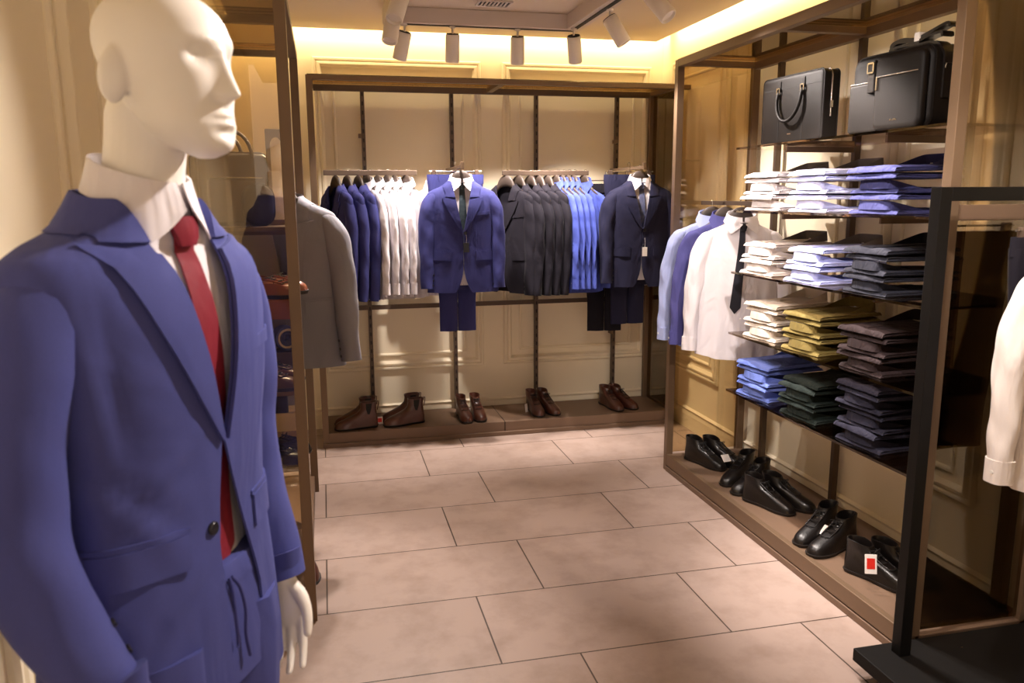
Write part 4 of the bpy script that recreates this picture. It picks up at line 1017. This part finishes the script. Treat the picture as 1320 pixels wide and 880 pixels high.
def ribbon2(path, w, t):
    sp = [Vector(p) for p in smooth_path(path, 5)]; rings = []
    for i, p in enumerate(sp):
        tt = (sp[min(i+1, len(sp)-1)]-sp[max(i-1, 0)]).normalized(); b = Vector((0, 1, 0)); a = tt.cross(b)
        a = a.normalized() if a.length > 1e-3 else Vector((0, 0, 1))
        rings.append([p+a*t+b*w, p-a*t+b*w, p-a*t-b*w, p+a*t-b*w])
    return MB().loft(rings)
mb = ribbon2([(-.04, 0, H_+.010), (-.045, 0, H_+.022), (-.02, 0, H_+.034), (.03, 0, H_+.030), (.075, 0, H_+.022), (.12, 0, H_+.032), (.18, 0, H_+.036), (.19, 0, H_+.022)], .024, .005)
strap = mb.build('shoulder_strap', M_blk, b2, True)
for pth in ([(-.03, .004, H_+.006), (-.055, .004, H_+.016), (-.05, .004, H_+.034), (.0, .004, H_+.042), (.06, .004, H_+.034), (.12, .004, H_+.044), (.20, .004, H_+.062), (.215, .004, H_+.050)],
            [(.09, -.004, H_+.018), (-.03, -.004, H_+.016), (-.05, -.004, H_+.008), (.0, -.004, H_+.004), (.15, -.004, H_+.008), (.205, -.004, H_-.03), (.212, -.004, H_-.07)]):
    ribbon2(pth, .023, .005).build('strap_loop', M_blk, strap, True)
mb = MB(); mb.box(.062, .088, -.026, .026, H_+.010, H_+.054); mb.build('paper_band', M_card, strap, bevel=.004)['label'] = 'white paper band'
mb = MB()
for k, (x, h) in enumerate(((.055, .006), (.064, .004), (.070, .007), (.077, .007), (.084, .004))): mb.box(x-.002, x+.002, -T_/2-.0300, -T_/2-.0285, .036, .036+h)
mb.build('maker_mark', M_chrome, fp)

# ------------------------------------------------------------------ goods in the left unit
b3 = thing('leather_bag', 'brown leather bag with double handles on the top shelf of the left unit', 'bag', (-.335, 3.23, LZ[0]), R_(28))
L_, H_, T_ = .27, .27, .10
body = rbox(L_, H_, T_, .03, .018).build('bag_body', M_bagb, b3, True)
outline_tube(L_, H_, .03, -T_/2+.014, .0035).build('piping', M_bagb, body, True); outline_tube(L_, H_, .03, T_/2-.014, .0035).build('piping', M_bagb, body, True)
p1 = rbox(.22, .16, .016, .012, .006, z0=.012); p1.v = [(x, y-T_/2-.004, z) for x, y, z in p1.v]; fp = p1.build('front_pocket', M_bagb, b3, True)
mb = MB(); mb.tube([(-.10, -T_/2-.010, .178), (.10, -T_/2-.010, .178)], .003, 8); mb.build('zip', M_chrome, fp, True)
for s in (-1, 1):
    hp = [(-.07+.07*(1-math.cos(a)), s*(T_/2-.004), .25+.095*math.sin(a)) for a in [i*PI/12 for i in range(13)]]
    MB().tube(hp, .007, 10, up=(0, 1, 0)).build('handle', M_bagb, b3, True)
mr = thing('table_mirror', 'narrow bronze framed mirror standing on the top shelf of the left unit', 'mirror', (-.168, 3.26, LZ[0]), R_(20))
MB().box(-.036, .036, -.006, .006, 0, .36).build('frame', M_bronze, mr, bevel=.002)
pts = [(-.022, .02), (.022, .02), (.022, .30)]+[(.022*math.cos(a), .30+.03*math.sin(a)) for a in [i*PI/10 for i in range(1, 10)]]+[(-.022, .30)]
MB().prism(pts, .0015, Matrix.Translation((0, -.0078, 0))).build('mirror_glass', plain('pale_mirror_face', '#f2eef0', .12, 0, .0), mr)
pb = thing('leather_pouch', 'small black rounded pouch beside the brown bag in the left unit', 'pouch', (-.235, 3.15, LZ[0]), R_(15))
pch = rbox(.115, .155, .05, .05, .018).build('pouch_body', M_bagl, pb, True); outline_tube(.115, .155, .05, -.012, .0025).build('zip', M_lace, pch, True)
for k, (y, nm) in enumerate(((3.10, 'front'), (3.22, 'rear'))):
    shoe('cognac', 'oxford', M_cognac, 'cognac lace-up shoe on the wooden shelf, %s one of the pair' % nm, -.25+.03*k, y, LZ[1]+.0015, 78, 'cognac shoes on the wooden shelf')
for k, (y, nm) in enumerate(((3.10, 'front'), (3.23, 'rear'))):
    shoe('brownox', 'oxford', M_brown, 'dark brown shoe below the wooden shelf, %s one of the pair' % nm, -.27+.02*k, y, LZ[2], 80, 'dark brown shoes on the third shelf')
for k, (y, nm) in enumerate(((3.10, 'front'), (3.24, 'rear'))):
    shoe('blackox', 'oxford', M_blk, 'black shoe on the lowest shelf of the left unit, %s one of the pair' % nm, -.26+.02*k, y, LZ[3], 82, 'black shoes on the lowest left shelf')
for x, y, nm in ((-.155, 3.20, 'right'), (-.285, 3.24, 'left')):
    place('chelsea', None, 'brown chelsea boot on the bottom of the left unit, %s one, toe forward' % nm, (x, y, .0965), R_(18), 'brown boots at the bottom of the left unit')
bxo = thing('display_box', 'low bronze box carrying rolled ties in the left unit', 'box', (-.31, 3.36, LZ[2]))
MB().box(-.17, .185, -.045, .045, 0, .10).build('box_body', M_bronze_d, bxo, bevel=.004); MB().box(-.165, .18, -.04, .04, .10, .103).build('lining', M_bagl, bxo)
def rolled(label, x, y, z, cols, cat='necktie'):
    o = thing('rolled_tie', label, cat, (x, y, z), R_(20))
    rr = .014
    for k, m_ in enumerate(cols):
        r1 = rr+.009
        MB().lathe([(rr, -.030), (r1-.001, -.032), (r1, -.028), (r1, .028), (r1-.001, .032), (rr, .030)], 28, Matrix.Translation((0, 0, .014+.009*len(cols))) @ Matrix.Rotation(PI/2, 4, 'X'), caps=False).build('tie_coil', m_, o, True); rr = r1
    return o
rolled('rolled black and red necktie on the box in the left unit', -.29, 3.36, LZ[2]+.1035, (M_tied, M_tied, M_red, M_tied))
rolled('rolled black necktie left of the red one in the left unit', -.40, 3.36, LZ[2]+.1035, (M_tied, M_tieg, M_tied, M_tied))
rolled('rolled blue and white necktie at the right end of the box', -.175, 3.36, LZ[2]+.1035, (M_tied, M_tied, M_wht, M_sblue))
tr = make_trousers(M_dark, L=.98); tr.location = (-.33, 3.98, 1.56); tr.rotation_euler = (0, 0, R_(-10)); tr['label'] = 'black trousers hanging low at the back of the left unit'
tr = make_trousers(M_grey, L=1.0); tr.location = (-.30, 4.12, 1.58); tr.rotation_euler = (0, 0, R_(-10)); tr['label'] = 'grey trousers hanging behind the black ones in the left unit'
for x, y, z, l in ((-.33, 3.98, 1.58, 'black'), (-.30, 4.12, 1.60, 'grey')):
    h = make_clip_hanger(); h.location = (x, y, z); h.rotation_euler = (0, 0, R_(-10)); h['label'] = 'metal clip hanger of the %s trousers in the left unit' % l
    mb = MB()
# ------------------------------------------------------------------ mannequin in the foreground
MA = 60
man = thing('mannequin', 'white faceless mannequin in an open blue suit, white shirt and red tie', 'mannequin', (-.264, 1.28, 0), R_(MA))
ZN = 1.600                                                       # neck point of the jacket
# head: rings by height above the chin (t), forward reach, backward reach, half width
HT_ = [(-.004, .070, -.045, .006), (.004, .086, -.028, .024), (.016, .094, -.004, .040), (.034, .096, .020, .0535), (.055, .095, .038, .061), (.080, .094, .060, .0665), (.105, .093, .080, .0715), (.130, .0935, .093, .0755), (.155, .092, .099, .0765), (.180, .083, .096, .0725), (.203, .063, .080, .060), (.219, .036, .055, .041), (.227, .012, .030, .021), (.230, -.007, .010, .002)]
ZCH = 1.678; HF = .068
HY = R_(-1)
def head_pt(u, t):
    f, b, w = herm(HT_, t); s, c = math.sin(u), math.cos(u)
    n = 2.15; x = w*math.copysign(abs(s)**(2/n), s)
    mid, half = (b-f)/2, (b+f)/2
    y = mid-half*math.copysign(abs(c)**(2/n), c)
    if c > 0:                                                     # face relief, forward is -Y
        g = lambda x0, t0, sx, st: math.exp(-((abs(x)-x0)/sx)**2-((t-t0)/st)**2)
        y += .012*g(.031, .128, .017, .013)                       # eye hollows
        y -= .004*g(.026, .150, .03, .010)                        # brow
        br = max(0, min(1, (.138-t)/.060)) if t > .078 else max(0, 1-(.078-t)/.010)
        y -= (.004+.024*br**1.2)*math.exp(-(x/(.0075+.006*br))**2) if .064 < t < .142 else 0   # nose
        y -= .0065*g(0, .0525, .019, .0060)+.0075*g(0, .0405, .018, .0058)   # lips
        y += .0045*g(0, .0465, .022, .0026)+.004*g(0, .0290, .022, .006)
        y -= .006*g(0, .012, .018, .011)                          # chin
        y += .0035*g(.034, .06, .018, .018)
        y -= .002*g(.045, .095, .02, .02)
    p = Vector((x, y, 0)); p.rotate(Euler((0, 0, HY))); return Vector((p.x, p.y-HF, ZCH+t))
ts = [-.004+.234*(.5-.5*math.cos(PI*i/110)) for i in range(111)]
bm_ = MB()
bm_.loft([[head_pt(2*PI*k/120, t) for k in range(120)] for t in ts])
for s in (1, -1):                                                 # smooth ears without relief
    rings = []
    for i in range(9):
        q = i/8; rr = math.sin(PI*(.03+.94*q))**.6; M = Euler((0, 0, HY)).to_matrix()
        ring = []
        for k in range(24):
            f = 2*PI*k/24; v = Vector((s*(.060+.032*q), .016+.010*q+.0195*rr*math.cos(f), .103+.037*rr*math.sin(f)-.006*math.cos(f)))
            v = M @ v; ring.append(Vector((v.x, v.y-HF, ZCH+v.z)))
        rings.append(ring)
    bm_.loft(rings)
# neck, torso, hips, legs, arms
def ell(cx, cy, z, a, b, n=28, sq=2.0): return [Vector((cx+a*math.copysign(abs(math.cos(2*PI*k/n))**(2/sq), math.cos(2*PI*k/n)), cy+b*math.copysign(abs(math.sin(2*PI*k/n))**(2/sq), math.sin(2*PI*k/n)), z)) for k in range(n)]
bm_.loft([ell(0, .010, 1.50, .075, .07), ell(0, .0, 1.56, .060, .060), ell(0, -.008, 1.61, .0565, .059), ell(0, -.016, 1.66, .0535, .058), ell(0, -.024, 1.70, .0525, .058), ell(0, -.028, 1.74, .052, .056), ell(0, -.028, 1.76, .045, .05)])
bm_.loft([ell(0, .0, z, w, d) for z, w, d in ((.88, .12, .08), (.95, .15, .095), (1.05, .145, .09), (1.15, .140, .085), (1.30, .155, .095), (1.42, .16, .08), (1.50, .14, .06), (1.535, .10, .055), (1.57, .06, .05))])
for s in (1, -1):
    bm_.loft([ell(s*.085, .0, z, a, b) for z, a, b in ((.97, .07, .08), (.85, .075, .08), (.60, .055, .06), (.53, .05, .055), (.35, .045, .05), (.16, .035, .04), (.075, .035, .045))])
    bm_.loft([ell(s*.085, y, z, a, b) for y, z, a, b in ((-.045, .062, .04, .11), (-.045, .075, .042, .115), (-.035, .10, .036, .09), (-.01, .125, .03, .05), (.0, .15, .03, .038))])
ARM = {1: [(.130, .0, 1.505), (.192, .0, 1.475), (.216, .014, 1.36), (.232, .022, 1.22), (.228, -.006, 1.08), (.214, -.058, .93)],
       -1: [(-.130, .0, 1.505), (-.192, .0, 1.475), (-.236, .012, 1.36), (-.254, .010, 1.22), (-.250, -.042, 1.09), (-.234, -.112, .965)]}
for s in (1, -1):
    sp = smooth_path(ARM[s], 6); rad = [.04+(.024-.04)*i/(len(sp)-1) for i in range(len(sp))]
    bm_.tube([tuple(p) for p in sp], rad, 16, up=(0, 1, 0))
def hand(s):
    """relaxed hand hanging from the wrist, back of the hand outwards, fingers loosely curled forward"""
    mb = MB()
    w = Vector(ARM[s][-1]); d = (Vector(ARM[s][-1])-Vector(ARM[s][-2])).normalized()
    d = (d+Vector((0, .20, -.5))).normalized()
    out = Vector((s*.95, .25, 0)); out = (out-d*out.dot(d)).normalized(); fw = d.cross(out)*(-s); fw.normalize()
    if fw.y > 0: fw = -fw
    P = lambda a, f, o: w+d*a+fw*f+out*o
    def rg(a, f0, wf, wo, o=0): return [P(a, f0+wf*math.cos(2*PI*k/20), o+wo*math.sin(2*PI*k/20)) for k in range(20)]
    mb.loft([rg(-.06, 0, .026, .022), rg(-.02, 0, .0255, .0195), rg(.0, 0, .026, .018), rg(.022, .003, .033, .0165), rg(.045, .004, .039, .015), (rg(.070, .003, .0405, .0135)), rg(.088, .001, .039, .011), rg(.096, .0, .034, .007)])
    for f0, L, sp_, cu in ((.030, .072, .03, .45), (.0105, .081, .0, .6), (-.009, .076, -.02, .75), (-.0275, .060, -.05, .9)):
        pts = []; a, o, ang = .072, .0, .12
        pts.append((P(a, f0, 0), .0098)); seg = (.022, L*.42, L*.30, L*.28)
        pos = Vector((a, f0, 0))
        for i, sgm in enumerate(seg):
            ang += (0, cu*.22, cu*.40, cu*.30)[i]
            pos = pos+Vector((math.cos(ang)*sgm, sp_*sgm, -math.sin(ang)*sgm)); pts.append((P(*pos), (.0096, .0086, .0078, .0062)[i]))
        pos = pos+Vector((math.cos(ang)*.003, 0, -math.sin(ang)*.003)); pts.append((P(*pos), .0035))
        sm = smooth_path([(*p, r) for p, r in pts], 4)
        mb.tube([tuple(q[:3]) for q in sm], [q[3] for q in sm], 12, up=tuple(out))
    th = [(.010, .018, -.004, .012), (.030, .036, -.010, .0125), (.055, .047, -.018, .0105), (.080, .050, -.026, .0092), (.098, .049, -.031, .0072), (.102, .048, -.032, .004)]
    sm = smooth_path([(*P(a, f, o), r) for a, f, o, r in th], 4); mb.tube([tuple(q[:3]) for q in sm], [q[3] for q in sm], 12, up=tuple(out))
    return mb
for s in (1, -1):
    h_ = hand(s); bm_.add(h_.v, h_.f)
bo = bm_.build('mannequin_body', M_mann, man, True)
rm = bo.modifiers.new('union', 'REMESH'); rm.mode = 'VOXEL'; rm.voxel_size = .0027; rm.use_smooth_shade = True
sm_ = bo.modifiers.new('smooth', 'SMOOTH'); sm_.factor = .5; sm_.iterations = 6
# stand
MB().lathe([(.0, .012), (.155, .012), (.165, .008), (.168, 0), (0, 0)], 48, caps=False).build('stand_plate', M_chrome, man, True)
MB().tube([(-.03, .10, .01), (-.03, .10, .45)], .010, 12, up=(0, 1, 0)).build('stand_rod', M_chrome, man, True)
# trousers
tro = MB(); rings_l = []
tt_ = bpy.data.objects.new('trousers', None); C.objects.link(tt_); tt_.parent = man
for s in (1, -1):
    rr = []
    for z, cx, a, bq in ((.965, .088, .098, .112), (.90, .092, .098, .115), (.80, .094, .092, .108), (.60, .092, .078, .092), (.50, .091, .073, .088), (.30, .090, .066, .082), (.115, .089, .062, .080)):
        r = [Vector((s*cx+a*math.cos(2*PI*k/28), .0+bq*math.copysign(abs(math.sin(2*PI*k/28))**.9, math.sin(2*PI*k/28))-(.006 if k == 21 else 0), z)) for k in range(28)]; rr.append(r)
    rr.append([Vector((s*.089+(p.x-s*.089)*.93, p.y*.93, .118)) for p in rr[-1]]); rr.append([p+Vector((0, 0, .06)) for p in rr[-1]])
    MB().loft(rr).build('trouser_leg', M_blue, tt_, True)
MB().loft([ell(0, -.002, z, a, b, 40, 2.3) for z, a, b in ((.86, .185, .112), (.93, .188, .115), (1.00, .176, .108), (1.055, .166, .102))]).build('trouser_top', M_blue, tt_, True)
MB().loft([ell(0, -.002, z, a, b, 40, 2.3) for z, a, b in ((1.022, .174, .108), (1.058, .168, .105), (1.060, .166, .103), (1.0605, .150, .09))]).build('waistband', M_blue, tt_, True)
mb = MB()
for x, zz in ((-.006, .93), (.012, .90)): mb.tube(smooth_path([(x*.3, -.1125, 1.04), (x, -.120, 1.02), (x*1.4, -.124, .98), (x*1.1, -.124, .94), (x*1.6, -.125, zz)], 4), .0028, 8, up=(1, 0, 0))
mb.build('drawstring', M_blue2, tt_, True)
# shirt
MT = [(-0.62, 0.16, 0.0823, 0.095, 0), (-0.45, 0.158, 0.0806, 0.092, 0), (-0.34, 0.168, 0.0874, 0.095, 0), (-0.22, 0.182, 0.0974, 0.104, 0), (-0.14, 0.19, 0.0924, 0.104, 0), (-0.08, 0.188, 0.0806, 0.098, 0.004), (-0.05, 0.17, 0.0689, 0.086, 0.004), (-0.03, 0.13, 0.0703, 0.076, 0.002), (-0.012, 0.085, 0.0627, 0.068, -0.002), (0.004, 0.066, 0.0579, 0.06, -0.006), (0.016, 0.0625, 0.0551, 0.058, -0.01)]
sh_ = bpy.data.objects.new('shirt', None); C.objects.link(sh_); sh_.parent = man; sh_.location = (0, 0, ZN)
S = build_shirt(sh_, M_wht, tab=MT, hem=-.60, sleeves=None, collar=False, seed=1.1, fold=.002, n=2.2)
shirt_collar(sh_, M_wht, .0635, .062, .060, -.009, .010, h=.050, drop=.052, spread=.95, gap=.14, tilt=.022, lean=.014)
# red tie
ti_ = bpy.data.objects.new('necktie', None); C.objects.link(ti_); ti_.parent = man; ti_.location = (0, 0, ZN)
build_tie(S, ti_, M_red, -.006, -.555, .006, wk=.024, w1=.038, x1=.012)
# jacket, hanging open below the crossing of its fronts
JM = [(-0.86, .226, .11, .128, 0), (-0.8, 0.222, 0.1075, 0.128, 0), (-0.72, 0.218, 0.1092, 0.126, 0), (-0.58, 0.204, 0.1058, 0.118, 0), (-0.46, 0.19, 0.1025, 0.106, 0), (-0.34, 0.192, 0.1092, 0.11, 0), (-0.22, 0.206, 0.1159, 0.12, 0), (-0.14, 0.214, 0.1092, 0.12, 0), (-0.09, 0.212, 0.0974, 0.114, 0), (-0.062, 0.2, 0.0857, 0.104, 0.004), (-0.042, 0.165, 0.0773, 0.092, 0.008), (-0.022, 0.118, 0.07, 0.084, 0.002), (-0.002, 0.092, 0.066, 0.076, -0.004), (0.014, 0.079, 0.064, 0.073, -0.008)]
zb_m = -.335
def vx(z, top=.074): return .004+(top-.004)*((z-zb_m)/(.014-zb_m))**.95
def eLm(z):
    if z > zb_m: return vx(z)
    q = (zb_m-z)/.45; return .004+.075*min(1, q*1.7)+.045*max(0, q-.75)**2*4
def eRm(z):
    if z > zb_m: return -vx(z)
    q = (zb_m-z)/.45; return -.004-.012*min(1, q*3)-.10*max(0, q-.72)**2*4
def mslv(s): return [(abs(ARM[s][i][0])*k, ARM[s][i][1], ARM[s][i][2]-ZN+(.033 if i == 0 else 0), a, b) for i, k, a, b in ((0, 1.12, .018, .042), (1, .99, .050, .064), (2, 1, .062, .076), (3, 1, .057, .068), (4, 1, .048, .058), (5, 1, .041, .050))]
ja_ = bpy.data.objects.new('jacket', None); C.objects.link(ja_); ja_.parent = man; ja_.location = (0, 0, ZN)
SJ = build_jacket(ja_, M_blue, tab=JM, hem=-.785, zb=zb_m, edgeL=eLm, edgeR=eRm, sleeves=(mslv(1), mslv(-1)), seed=2.0, n=2.3, fold=.0035, buttons=(-.465,), pocket=-.455, lapw=.092, znotch=-.055, chest=-.215, cuffbtn=True, drag=[(-.05, -.33, -.15, -.43, .007, .014), (-.19, -.33, -.08, -.46, .006, .014), (-.175, -.14, -.155, -.30, .007, .014), (-.02, -.50, -.13, -.62, .006, .016), (.16, -.2, .12, -.40, .006, .015), (-.12, -.55, -.17, -.66, .005, .014)])
for s in (1, -1):
    pass
